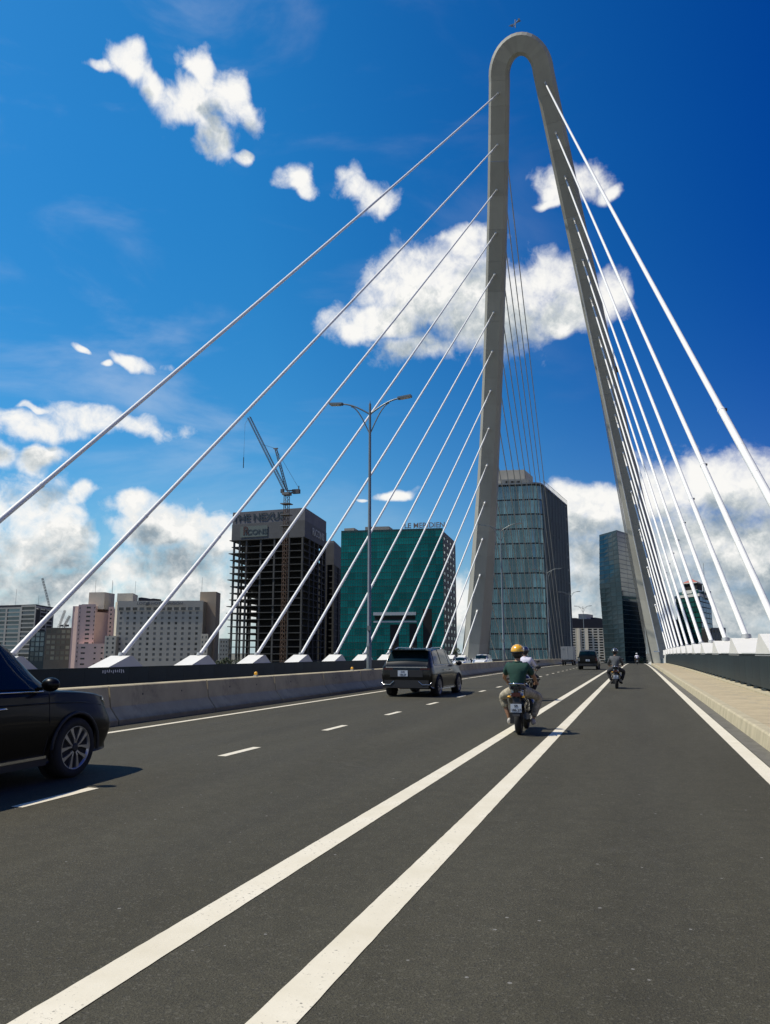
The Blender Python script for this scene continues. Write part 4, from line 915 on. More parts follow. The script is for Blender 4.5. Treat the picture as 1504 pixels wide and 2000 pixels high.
# ================================================================== VEHICLES
def cr(a, b, c, d, t):                                       # Catmull-Rom
    return tuple(0.5 * ((2 * q) + (-p + r_) * t + (2 * p - 5 * q + 4 * r_ - s_) * t * t + (-p + 3 * q - 3 * r_ + s_) * t ** 3) for p, q, r_, s_ in zip(a, b, c, d))
class Body:
    """car skin from stations (y, zb, wl, wm, zs, ws, wt, zt): floor height, sill / waist half widths, shoulder height and half width, top half width and height"""
    def __init__(s, st):
        s.st = []
        for (y, zb, wl, wm, zs, ws, wt, zt) in st:
            zm = zb + (zs - zb) * .55
            s.st.append([(0, y, zb), (wl - .06, y, zb), (wl, y, zb + .07), (wm, y, zm), (ws, y, zs - .04), (ws - .03, y, zs + .03), (lerp(ws, wt, .86), y, lerp(zs, zt, .84)), (wt - .09, y, zt - .012), (0, y, zt + .02)])
        s.n = len(s.st)
    def P(s, u, v):
        side = 1
        if v > 8: v = 16 - v; side = -1
        u = max(0, min(s.n - 1, u)); i = min(int(u), s.n - 2); t = u - i; v = max(0, min(8, v)); j = min(int(v), 7); tv = v - j
        g_ = lambda a, b: s.st[max(0, min(s.n - 1, a))][max(0, min(8, b))]
        rows = []
        for di in (-1, 0, 1, 2):
            r_ = [g_(i + di, j + dj) for dj in (-1, 0, 1, 2)]
            if j == 0: r_[0] = (-r_[2][0], r_[2][1], r_[2][2])
            if j == 7: r_[3] = (-r_[1][0], r_[1][1], r_[1][2])
            rows.append(cr(*r_, tv))
        if i == 0: rows[0] = tuple(2 * a - b for a, b in zip(rows[1], rows[2]))
        if i == s.n - 2: rows[3] = tuple(2 * b - a for a, b in zip(rows[1], rows[2]))
        p = cr(*rows, t); return Vector((p[0] * side, p[1], p[2]))
    def N(s, u, v):
        e = .02; a = s.P(u + e, v) - s.P(u - e, v); b = s.P(u, v + e) - s.P(u, v - e)
        n = a.cross(b); n.normalize(); return n if n.length else Vector((0, 0, 1))
    def skin(s, du=4, dv=3):
        mb = MB(); rings = []
        for i in range((s.n - 1) * du + 1): rings.append([s.P(i / du, 16 * k / (16 * dv)) for k in range(16 * dv)])
        mb.loft(rings, True, True); return mb
    def patch(s, q, off=.006, n=8, m=6, th=.02):
        off += .006
        """panel following the skin between four (u, v) corners"""
        mb = MB(); top = []; bot = []
        for j in range(m + 1):
            for i in range(n + 1):
                a, b = i / n, j / m
                u = (q[0][0] * (1 - a) + q[1][0] * a) * (1 - b) + (q[3][0] * (1 - a) + q[2][0] * a) * b
                v = (q[0][1] * (1 - a) + q[1][1] * a) * (1 - b) + (q[3][1] * (1 - a) + q[2][1] * a) * b
                p, nn = s.P(u, v), s.N(u, v); top.append(p + nn * off); bot.append(p + nn * (off - th))
        f = [(j * (n + 1) + i, j * (n + 1) + i + 1, (j + 1) * (n + 1) + i + 1, (j + 1) * (n + 1) + i) for j in range(m) for i in range(n)]
        mb._add(top, f, True)
        e = [i for i in range(n + 1)] + [(n + 1) * k + n for k in range(1, m + 1)] + [m * (n + 1) + i for i in range(n - 1, -1, -1)] + [(n + 1) * k for k in range(m - 1, 0, -1)]
        L = len(e); o = [top[k] for k in e] + [bot[k] for k in e]; mb._add(o, [(k, (k + 1) % L, L + (k + 1) % L, L + k) for k in range(L)])
        return mb
def cut_arches(me, wheels, r, w2):
    o = bpy.data.objects.new('cut', me); COL.objects.link(o); tmp = [o]
    for (x, y, z) in wheels:
        c = MB().lathe((x, y, z), (1, 0, 0), [(r, -w2), (r, w2)], 32).mesh('arch'); co = bpy.data.objects.new('arch', c); COL.objects.link(co); tmp.append(co)
        b = o.modifiers.new('arch', 'BOOLEAN'); b.operation = 'DIFFERENCE'; b.object = co; b.solver = 'EXACT'
    dg = bpy.context.evaluated_depsgraph_get(); m2 = bpy.data.meshes.new_from_object(o.evaluated_get(dg))
    for k in tmp: bpy.data.objects.remove(k)
    if len(m2.polygons) < 100: return me
    m2.materials.clear(); return m2
M_bpaint = mat('black_car_paint', (0.003, 0.003, 0.003), 0.32, coat=0.10, spec=.16)
M_dpaint = mat('dark_bronze_car_paint', (0.007, 0.0065, 0.005), 0.28, coat=0.35, spec=.2)
M_wpaint = mat('white_car_paint', (0.70, 0.70, 0.68), 0.3, coat=1.0)
M_cglass = mat('tinted_car_glass', (0.003, 0.010, 0.011), 0.06, spec=.3)
M_chrome = mat('chrome_trim', (0.55, 0.55, 0.55), 0.18, metal=1.0)
M_alloy = mat('alloy_rim', (0.42, 0.42, 0.41), 0.32, metal=.8)
M_tyre = mat('tyre_rubber', (0.014, 0.014, 0.014), 0.85, bump=.2, bscale=60)
M_plas = mat('black_trim', (0.014, 0.014, 0.015), 0.6)
M_tail = mat('red_tail_light', (0.05, 0.004, 0.004), 0.2, coat=.6)
M_headl = mat('clear_headlight', (0.42, 0.46, 0.47), 0.08, metal=.6, coat=1)
M_plate = mat('number_plate', (0.48, 0.52, 0.56), 0.5); M_pltx = mat('plate_characters', (0.03, 0.03, 0.035), .6)
M_seat = mat('cabin_dark', (0.012, 0.012, 0.012), .8)
def wheel(par, x, y, r=.35, w2=.115, side=1, detail=True):
    w_ = put('wheel', MB().lathe((0, 0, 0), (1, 0, 0), [(r * .62, -w2), (r * .62, w2 * .6)], 20), M_plas, par, (x, y, r))
    put('tyre', MB().lathe((0, 0, 0), (1, 0, 0), [(r * .70, -w2), (r * .93, -w2 * 1.02), (r, -w2 * .75), (r, w2 * .75), (r * .93, w2 * 1.02), (r * .72, w2), (r * .70, w2 * .7)], 36), M_tyre, w_)
    q = side * w2
    rim = MB(); ring = []
    rim.lathe((0, 0, 0), (side, 0, 0), [(r * .72, w2 * .5), (r * .73, w2 * .98), (r * .70, w2 * 1.0), (r * .67, w2 * .6)], 36); put('rim', rim, M_alloy, w_)
    n = 10 if detail else 5
    for k in range(n):
        a = 2 * math.pi * k / n + (.14 if k % 2 else -.14) * (2 if detail else 0)
        a0 = 2 * math.pi * (k // 2) / 5 + .31 + (.07 if k % 2 else -.07) if detail else a
        mid = a0 + (.30 if k % 2 else -.30) * (.72 if detail else 0); end = a0 + (.30 if k % 2 else -.30) * (1 if detail else 0)
        P_ = [(r * .10, a0), (r * .30, lerp(a0, mid, .7)), (r * .52, lerp(mid, end, .6)), (r * .70, end)]
        wd = (.012, .014, .022, .034) if detail else (.03, .03, .035, .04)
        m_ = MB(); fr_ = []; bk = []
        for (rr, aa), d in zip(P_, wd):
            for s_ in (-1, 1):
                t_ = aa + s_ * d / max(rr, .04) * .8
                fr_.append((q * .93 if rr > r * .2 else q * .86, rr * math.cos(t_), rr * math.sin(t_))); bk.append((q * .6, rr * math.cos(t_), rr * math.sin(t_)))
        m_._add(fr_ + bk, [(0, 1, 3, 2), (2, 3, 5, 4), (4, 5, 7, 6), (0, 2, 10, 8), (2, 4, 12, 10), (4, 6, 14, 12), (1, 9, 11, 3), (3, 11, 13, 5), (5, 13, 15, 7)])
        put('spoke', m_, M_alloy, w_)
    put('hub_cap', MB().lathe((0, 0, 0), (side, 0, 0), [(r * .15, w2 * .3), (r * .15, w2 * .90), (r * .09, w2 * .95)], 16), M_plas, w_)
    return w_
def plate(par, c, w_, h, txt, rz=0, facing=-1, lines=1):
    p = put('number_plate', MB().box((0, 0, 0), (w_, .012, h)), M_plate, par, c, (0, 0, rz))
    for i, l in enumerate(txt):
        me = text_mesh(l, h * (.72 if len(txt) == 1 else .44), .002, .001)
        o = put('plate_characters', me, M_pltx, p, (0, facing * .009, 0 if len(txt) == 1 else h * (.24 - .48 * i)), (R(90), 0, 0 if facing < 0 else math.pi))
    return p
# suv stations, nose towards +y : y, zb, wl, wm, zs, ws, wt, zt
SUV = [(-2.30, .44, .66, .80, .80, .76, .60, .92), (-2.27, .36, .80, .88, .95, .84, .74, 1.02), (-2.19, .30, .86, .93, 1.02, .88, .74, 1.16), (-2.02, .27, .88, .945, 1.04, .90, .70, 1.46), (-1.80, .24, .89, .945, 1.045, .905, .68, 1.60),
       (-1.2, .22, .89, .945, 1.04, .91, .68, 1.665), (-.4, .21, .89, .945, 1.03, .915, .68, 1.68), (.25, .21, .89, .945, 1.02, .915, .66, 1.645), (.60, .21, .89, .945, 1.015, .915, .64, 1.55), (1.02, .21, .89, .945, 1.01, .905, .66, 1.22),
       (1.20, .22, .89, .945, 1.005, .90, .74, 1.08), (1.60, .24, .88, .945, .985, .88, .72, 1.03), (2.02, .25, .86, .93, .93, .84, .68, .97), (2.22, .27, .80, .88, .84, .76, .60, .88), (2.33, .33, .66, .74, .72, .62, .50, .74), (2.36, .42, .52, .58, .62, .5, .4, .62)]
def car(label, loc, rz, paint_, st, wy, r=.35, rear='suv', cat='car', detail=True, plate_txt=None, group=None, front_plate=None):
    t = thing('car', label, cat, loc, rz, group); B_ = Body(st)
    me = B_.skin().mesh('body'); xw = st[6][3] - .10
    ws = [(s_ * xw, y, r) for y in wy for s_ in (-1, 1)]
    me = cut_arches(me, [(s_ * (xw + .1), y, r) for y in wy for s_ in (-1, 1)], r * 1.14, .34)
    me.polygons.foreach_set('use_smooth', [True] * len(me.polygons))
    try: me.set_sharp_from_angle(angle=R(32))
    except Exception: pass
    body = put('body', me, paint_, t)
    for (x, y, z) in ws:
        s_ = 1 if x > 0 else -1
        put('wheel_well', MB().lathe((x - s_ * .13, y, z), (s_, 0, 0), [(r * 1.12, 0), (r * 1.12, .02)], 24), M_seat, t)
        arc = [(s_ * (xw + .105), y + r * 1.17 * math.cos(a), z + r * 1.17 * math.sin(a)) for a in [math.pi * k / 14 * 1.1 - .15 for k in range(15)]]
        put('arch_trim', MB().tube(arc, .022, 6), M_plas if detail else M_plas, t)
        wheel(t, x, y, r, .115, s_, detail)
    return t, B_
def side_glass(t, B_, runs, sides=(1, -1), chrome=True):
    for sd_ in sides:
        f = (lambda v: v) if sd_ > 0 else (lambda v: 16 - v)
        for (u0, u1, u2, u3) in runs:
            put('side_window', B_.patch([(u0, f(5.12)), (u1, f(5.12)), (u2, f(6.55)), (u3, f(6.55))], .006), M_cglass, t)
        if chrome:
            a = [B_.P(lerp(runs[0][0], runs[-1][1], k / 12), f(5.02)) + B_.N(lerp(runs[0][0], runs[-1][1], k / 12), f(5.02)) * .008 for k in range(13)]
            put('chrome_strip', MB().tube(a, .011, 5), M_chrome, t)
# --- the near black car cut by the left edge of the frame
t, Bd = car('black suv cut off by the left edge of the picture, silver multi spoke wheel', (-7.58, 6.72, 0), 0, M_bpaint, SUV, (-1.40, 1.48), .355)
side_glass(t, Bd, [(4.2, 5.3, 5.2, 4.5), (5.4, 6.7, 6.6, 5.35), (6.8, 8.75, 7.75, 6.75)])
put('windscreen', Bd.patch([(9.35, 6.9), (9.35, 9.1), (8.05, 8.9), (8.05, 7.1)], .006), M_cglass, t)
put('rear_window', Bd.patch([(2.4, 6.9), (2.4, 9.1), (3.6, 8.9), (3.6, 7.1)], .006), M_cglass, t)
for s_ in (1, -1):
    f = (lambda v: v) if s_ > 0 else (lambda v: 16 - v)
    put('headlight', Bd.patch([(12.25, f(4.1)), (13.7, f(4.2)), (13.45, f(5.2)), (12.2, f(4.9))], .007), M_headl, t)
    m_ = MB().ell((s_ * 1.045, .86, 1.135), (.115, .085, .082)); m_.box((s_ * .93, .86, 1.09), (.13, .04, .03)); mr = put('wing_mirror', m_, M_bpaint, t)
    for yy in (-.75, .20): 
        h = MB().tube([(s_ * .955, yy - .11, .885), (s_ * .985, yy - .07, .89), (s_ * .985, yy + .07, .89), (s_ * .955, yy + .11, .885)], .014, 6); put('door_handle', h, M_chrome, t)
    put('sill_strip', MB().box((s_ * .915, .03, .30), (.03, 1.95, .03)), M_chrome, t); put('sill_cladding', MB().box((s_ * .888, .03, .255), (.06, 2.0, .10)), M_plas, t)
    for u in (5.35, 8.95):
        a = [Bd.P(u + .25 * (v - 3) * (0.15 if u > 8 else 0), f(v)) + Bd.N(u, f(v)) * .001 for v in (2.1, 2.6, 3.2, 3.8, 4.4, 4.9)]; put('door_gap', MB().tube(a, .006, 4), M_black, t)
    cl_ = [Bd.P(u, f(3.75)) + Bd.N(u, f(3.75)) * -.004 for u in (4, 5, 6, 7, 8, 9, 10, 11, 12)]; put('waist_crease', MB().tube(cl_, .012, 5), M_bpaint, t)
    put('roof_rail', MB().tube([(s_ * .60, -1.6, 1.62), (s_ * .62, -1.2, 1.70), (s_ * .62, .1, 1.70), (s_ * .60, .5, 1.60)], .016, 6), M_plas, t)
put('grille', MB().box((0, 2.33, .62), (.9, .06, .22)), M_plas, t); put('cabin', MB().box((0, -.3, .8), (1.3, 2.2, .7)), M_seat, t)
# --- the dark suv ahead, seen from behind
SUV2 = [(-2.27, .46, .74, .84, .82, .80, .60, .93), (-2.24, .36, .83, .90, .98, .87, .72, 1.06), (-2.16, .31, .87, .93, 1.04, .89, .76, 1.20), (-1.98, .28, .89, .94, 1.05, .90, .74, 1.44), (-1.82, .26, .895, .94, 1.05, .90, .72, 1.585),
        (-1.2, .24, .895, .94, 1.04, .91, .71, 1.64), (-.4, .23, .895, .94, 1.03, .915, .70, 1.655), (.25, .23, .895, .94, 1.02, .915, .69, 1.63), (.60, .23, .895, .94, 1.015, .915, .66, 1.54), (1.02, .23, .895, .94, 1.01, .905, .68, 1.22),
        (1.20, .24, .89, .94, 1.005, .90, .74, 1.08), (1.60, .26, .885, .935, .985, .88, .72, 1.03), (2.00, .27, .86, .92, .93, .84, .68, .97), (2.18, .29, .80, .88, .84, .76, .60, .88), (2.28, .35, .66, .74, .72, .62, .50, .74), (2.31, .44, .52, .58, .62, .5, .4, .62)]
t, Bd = car('dark bronze suv driving away beside the median barrier, seen from behind', (-7.53, 28.35, 0), R(-1.5), M_dpaint, SUV2, (-1.38, 1.42), .345)
side_glass(t, Bd, [(4.0, 5.25, 5.15, 4.35), (5.35, 6.7, 6.6, 5.3), (6.8, 8.7, 7.75, 6.75)])
put('windscreen', Bd.patch([(9.35, 6.9), (9.35, 9.1), (8.05, 8.9), (8.05, 7.1)], .006), M_cglass, t)
put('rear_window', Bd.patch([(2.05, 6.72), (2.05, 9.28), (3.75, 9.15), (3.75, 6.85)], .008), M_cglass, t)
put('roof_spoiler', MB().box((0, -2.02, 1.595), (1.36, .36, .035), M=Matrix.Rotation(R(-4), 3, 'X')), M_dpaint, t)
put('light_bar', MB().box((0, -2.262, 1.005), (1.50, .03, .035)), M_chrome, t)
for s_ in (1, -1):
    put('tail_light', MB().box((s_ * .66, -2.235, .955), (.34, .07, .06)), M_tail, t)
    put('wing_mirror', MB().ell((s_ * 1.06, .98, 1.12), (.13, .08, .085)), M_dpaint, t)
    b_ = [(s_ * .90, -2.235, .50), (s_ * .84, -2.30, .42), (s_ * .58, -2.31, .42), (s_ * .44, -2.31, .54)]; put('bumper_trim', MB().tube(b_, .017, 5), M_chrome, t)
    for yy in (-.75, .20): put('door_handle', MB().box((s_ * .955, yy, .90), (.03, .2, .03)), M_chrome, t)
    put('roof_rail', MB().tube([(s_ * .63, -1.7, 1.60), (s_ * .65, -1.2, 1.685), (s_ * .65, .1, 1.69), (s_ * .62, .5, 1.58)], .018, 6), M_chrome, t)
    put('sill_strip', MB().box((s_ * .915, .03, .30), (.03, 1.9, .03)), M_chrome, t)
put('rear_bumper', MB().box((0, -2.24, .44), (1.6, .14, .26)), M_plas, t); put('tailgate_recess', MB().box((0, -2.282, .80), (1.18, .02, .24)), M_plas, t)
plate(t, (-.12, -2.302, .80), .36, .20, ['51K', '186.27']); put('antenna_fin', MB().box((0, -1.6, 1.67), (.04, .18, .07)), M_dpaint, t)
put('rear_wiper', MB().tube([(0, -2.14, 1.20), (.35, -2.12, 1.24)], .01, 4), M_plas, t); put('cabin', MB().box((0, -.3, .8), (1.3, 2.6, .7)), M_seat, t)
# --- dark van further on
VAN = [(-2.25, .46, .70, .80, .86, .76, .60, 1.05), (-2.22, .36, .80, .85, 1.0, .82, .68, 1.30), (-2.12, .32, .83, .87, 1.02, .84, .68, 1.55), (-1.95, .30, .84, .88, 1.03, .85, .67, 1.66), (-1.0, .28, .85, .88, 1.02, .86, .67, 1.72), (.0, .28, .85, .88, 1.0, .86, .66, 1.70), (.55, .28, .85, .88, 1.0, .86, .62, 1.58), (1.1, .28, .85, .88, .98, .85, .64, 1.15), (1.3, .28, .84, .88, .96, .84, .68, 1.05), (1.9, .30, .82, .86, .90, .80, .62, .95), (2.15, .34, .72, .78, .78, .68, .5, .80), (2.2, .44, .6, .66, .66, .6, .4, .68)]
t, Bd = car('dark minivan in the middle lane, in front of the white apartment block', (-4.18, 75.2, zp(73)), 0, M_bpaint, VAN, (-1.35, 1.35), .32, detail=False)
side_glass(t, Bd, [(2.6, 3.9, 3.85, 2.9), (4.0, 5.0, 4.9, 4.0), (5.1, 6.7, 5.8, 5.05)], chrome=False)
put('rear_window', Bd.patch([(1.15, 6.7), (1.15, 9.3), (2.6, 9.1), (2.6, 6.9)], .008), M_cglass, t); put('windscreen', Bd.patch([(7.2, 6.9), (7.2, 9.1), (6.0, 8.9), (6.0, 7.1)], .008), M_cglass, t)
for s_ in (1, -1): put('tail_light', MB().box((s_ * .76, -2.2, .92), (.12, .12, .3)), M_tail if s_ > 0 else M_headl, t); put('wing_mirror', MB().ell((s_ * 1.0, 1.0, 1.06), (.13, .08, .09)), M_bpaint, t)
plate(t, (0, -2.255, .84), .34, .17, ['51G', '302.44']); put('rear_bumper', MB().box((0, -2.22, .46), (1.6, .12, .2)), M_plas, t)
put('roof_rail', MB().tube([(-.6, -1.6, 1.76), (.6, -1.6, 1.76)], .02, 5), M_plas, t)
# --- two white cars coming the other way
SED = [(x[0] * .98, x[1], x[2] * .97, x[3] * .97, x[4] * .93, x[5] * .97, x[6] * .95, x[7] * .9) for x in SUV]
for st_, x, y, lb, sc_ in ((SED, -22.6, 104.5, 'white car in the opposite lanes showing above the median, the left one of two', .98), (SUV, -18.7, 99.0, 'white suv in the opposite lanes above the median, the right one of two', 1.0)):
    t, Bd = car(lb, (x, y, zp(y) + zx(x)), math.pi, M_wpaint, st_, (-1.38, 1.42), .34, detail=False, group='white cars in the opposite carriageway')
    side_glass(t, Bd, [(4.2, 5.3, 5.2, 4.5), (5.4, 6.7, 6.6, 5.35), (6.8, 8.75, 7.75, 6.75)], chrome=False)
    put('windscreen', Bd.patch([(9.6, 6.35), (9.6, 9.65), (8.0, 9.55), (8.0, 6.45)], .03, 12, 10, .03), M_cglass, t)
    for s_ in (1, -1):
        f = (lambda v: v) if s_ > 0 else (lambda v: 16 - v)
        put('headlight', Bd.patch([(12.25, f(4.1)), (13.7, f(4.2)), (13.45, f(5.2)), (12.2, f(4.9))], .007), M_headl, t); put('wing_mirror', MB().ell((s_ * 1.04, .98, 1.05), (.12, .08, .08)), M_wpaint, t)
    put('grille', MB().box((0, 2.33, .58), (.9, .06, .22)), M_plas, t)
# --- box truck
tx, ty = -8.5, 104.0
t = thing('box_truck', 'grey box truck driving away close to the median, far down the road', 'truck', (tx, ty, zp(ty)), 0); t.scale = (.84, .84, .88)
M_tbox = mat('truck_box_panel', (0.24, 0.25, 0.25), .5, metal=.1, var=.06)
put('cargo_box', MB().box((0, 2.0, 1.78), (1.92, 4.0, 1.95)), M_tbox, t)
for s_ in (-1, 1):
    put('rear_door', MB().box((s_ * .47, -.02, 1.78), (.91, .04, 1.86)), M_tbox, t); put('mudguard', MB().box((s_ * .7, .5, .55), (.4, .9, .08)), M_plas, t)
    for yy in (.8, 4.9): wheel(t, s_ * .75, yy, .38, .12, s_, False)
    put('tail_light', MB().box((s_ * .75, -.03, .66), (.22, .05, .1)), M_tail, t)
put('door_rod', MB().tube([(0, -.05, .9), (0, -.05, 2.7)], .03, 5), M_pipe, t); put('chassis', MB().box((0, 2.4, .65), (1.0, 5.6, .25)), M_plas, t)
put('cab', MB().box((0, 4.95, 1.35), (1.75, 1.5, 1.5)), M_wpaint, t); put('underrun_bar', MB().box((0, -.02, .5), (1.8, .06, .12)), M_plas, t)
for a_, b_ in ((2.42, .22), (2.28, .34)): put('door_mark', MB().box((-.52, -.045, a_), (b_, .01, .07)), M_pole, t)

# ================================================================== SCOOTERS AND RIDERS
def skin_mesh(chains, name, sub=1):
    """chains: list of [(x,y,z,r), ...]; first point of later chains that matches an existing joint is welded to it"""
    V = []; E_ = []; Rd = []; idx = {}
    for ch in chains:
        prev = None
        for (x, y, z, r_) in ch:
            k = (round(x, 4), round(y, 4), round(z, 4))
            if k not in idx: idx[k] = len(V); V.append((x, y, z)); Rd.append(r_)
            i = idx[k]
            if prev is not None and prev != i: E_.append((prev, i))
            prev = i
    me = bpy.data.meshes.new(name); me.from_pydata(V, E_, []); o = bpy.data.objects.new(name, me); COL.objects.link(o)
    m_ = o.modifiers.new('s', 'SKIN'); m_.use_smooth_shade = True
    for i, r_ in enumerate(Rd): me.skin_vertices[0].data[i].radius = (r_, r_) if not isinstance(r_, tuple) else r_
    me.skin_vertices[0].data[0].use_root = True
    if sub: sm = o.modifiers.new('u', 'SUBSURF'); sm.levels = sub; sm.render_levels = sub
    dg = bpy.context.evaluated_depsgraph_get(); m2 = bpy.data.meshes.new_from_object(o.evaluated_get(dg)); bpy.data.objects.remove(o)
    m2.polygons.foreach_set('use_smooth', [True] * len(m2.polygons)); m2.materials.clear(); return m2
M_skin = mat('skin', (0.30, 0.155, 0.085), .6); M_hair = mat('black_hair', (0.01, 0.009, 0.008), .6)
M_gshirt = mat('dark_green_polo', (0.004, 0.040, 0.027), .85, var=.2, scale=9, bump=.4, bscale=14)
M_khaki = mat('patterned_cream_trousers', (0.36, 0.31, 0.22), .85, var=.5, scale=14, bump=.3, bscale=18, dirt=(0.10, .075, .045), dscale=11)
M_olivep = mat('olive_trousers', (0.10, 0.09, 0.06), .85, var=.2, scale=8)
M_yel = mat('yellow_helmet', (0.78, 0.40, 0.015), .25, coat=1); M_navyh = mat('navy_helmet', (0.012, 0.014, 0.04), .3, coat=1)
M_wshirt = mat('white_shirt', (0.62, 0.60, 0.68), .85, var=.08, scale=8, bump=.4, bscale=12); M_gjack = mat('grey_jacket', (0.075, 0.08, 0.085), .8, var=.35, scale=7, bump=.5, bscale=10)
M_dtrs = mat('dark_trousers', (0.018, 0.018, 0.022), .85); M_shoe = mat('pale_shoe', (0.42, 0.39, 0.34), .7); M_bshoe = mat('black_shoe', (0.015, 0.015, 0.015), .7)
M_orng = mat('orange_tan_sleeve', (0.42, 0.19, 0.05), .7)
M_scp = mat('black_scooter_paint', (0.008, 0.008, 0.009), .25, coat=1)
def scooter(label, loc, rz, group='scooters on the right hand lanes', txt=('59', '186.27'), front=True):
    t = thing('scooter', label, 'scooter', loc, rz, group)
    for yy, nm in ((0.0, 'rear_wheel'), (1.26, 'front_wheel')):
        w_ = put(nm, MB().lathe((0, 0, 0), (1, 0, 0), [(.15, -.05), (.15, .05)], 16), M_plas, t, (0, yy, .265))
        put('tyre', MB().lathe((0, 0, 0), (1, 0, 0), [(.19, -.045), (.235, -.055), (.262, -.03), (.265, 0), (.262, .03), (.235, .055), (.19, .045)], 26), M_tyre, w_)
        for k in range(5): a = k * 2 * math.pi / 5; put('spoke', MB().box((.03, .11 * math.cos(a), .11 * math.sin(a)), (.02, .03, .17), M=Matrix.Rotation(-a, 3, 'X')), M_alloy, w_)
    # rear body: narrow tail widening to the seat, then the footwell
    st = [(-.32, .74, .03, .05, .80, .05, .03, .84), (-.26, .62, .07, .11, .76, .11, .07, .86), (-.10, .50, .12, .165, .70, .16, .11, .86), (.15, .42, .15, .185, .66, .175, .13, .84), (.42, .36, .15, .17, .60, .16, .12, .79), (.52, .28, .14, .15, .36, .14, .1, .40), (.9, .27, .14, .15, .32, .14, .1, .34), (.98, .27, .12, .14, .32, .13, .1, .35)]
    B_ = Body(st); put('body', B_.skin(3, 2), M_scp, t)
    sh = Body([(.98, .30, .15, .19, .56, .17, .06, .72), (1.06, .30, .16, .21, .60, .19, .08, .90), (1.14, .36, .12, .17, .62, .15, .06, .86)]); put('front_shield', sh.skin(3, 2), M_scp, t)
    seat_ = Body([(-.28, .84, .08, .10, .87, .09, .06, .89), (-.1, .83, .13, .15, .875, .14, .1, .90), (.2, .80, .14, .155, .845, .14, .1, .865), (.45, .77, .10, .12, .81, .10, .07, .825)]); put('seat', seat_.skin(3, 2), M_plas, t)
    put('grab_rail', MB().tube([(.13, -.05, .90), (.12, -.30, .93), (0, -.36, .94), (-.12, -.30, .93), (-.13, -.05, .90)], .014, 6), M_chrome, t)
    put('tail_light', MB().box((0, -.315, .74), (.17, .05, .07)), M_tail, t)
    for s_ in (1, -1):
        put('indicator', MB().ell((s_ * .13, -.29, .70), (.035, .025, .02)), M_amber, t)
        put('mirror', MB().ell((s_ * .30, 1.0, 1.22), (.06, .02, .04)), M_plas, t); put('mirror_stem', MB().tube([(s_ * .20, .92, 1.0), (s_ * .30, 1.0, 1.20)], .008, 5), M_plas, t)
        put('handlebar_grip', MB().tube([(s_ * .20, .90, .99), (s_ * .34, .84, .985)], .018, 7), M_black, t); put('shock_absorber', MB().tube([(s_ * .11, .05, .30), (s_ * .12, -.05, .62)], .028, 7), M_chrome, t)
    put('handlebar', MB().tube([(-.24, .89, .99), (0, .98, .96), (.24, .89, .99)], .02, 7), M_plas, t); put('headlamp_cowl', MB().ell((0, 1.05, .98), (.13, .12, .09)), M_scp, t)
    put('fork', MB().tube([(0, 1.02, .9), (.0, 1.14, .55), (.07, 1.26, .27)], .03, 6), M_plas, t)
    put('exhaust', MB().tube([(.16, .5, .25), (.17, .1, .27), (.18, -.30, .36)], [.03, .06, .062], 10), M_plas, t); put('exhaust_guard', MB().box((.235, -.08, .33), (.02, .28, .06)), M_chrome, t)
    put('rear_mudguard', MB().box((0, -.33, .52), (.13, .02, .34), M=Matrix.Rotation(R(-14), 3, 'X')), M_plas, t); put('engine', MB().box((-.05, .12, .30), (.2, .42, .2)), M_plas, t)
    plate(t, (0, -.37, .50), .20, .15, list(txt)); put('front_mudguard', MB().tube([(0, 1.0, .42), (0, 1.15, .53), (0, 1.3, .53), (0, 1.46, .40)], .06, 8), M_scp, t)
    return t
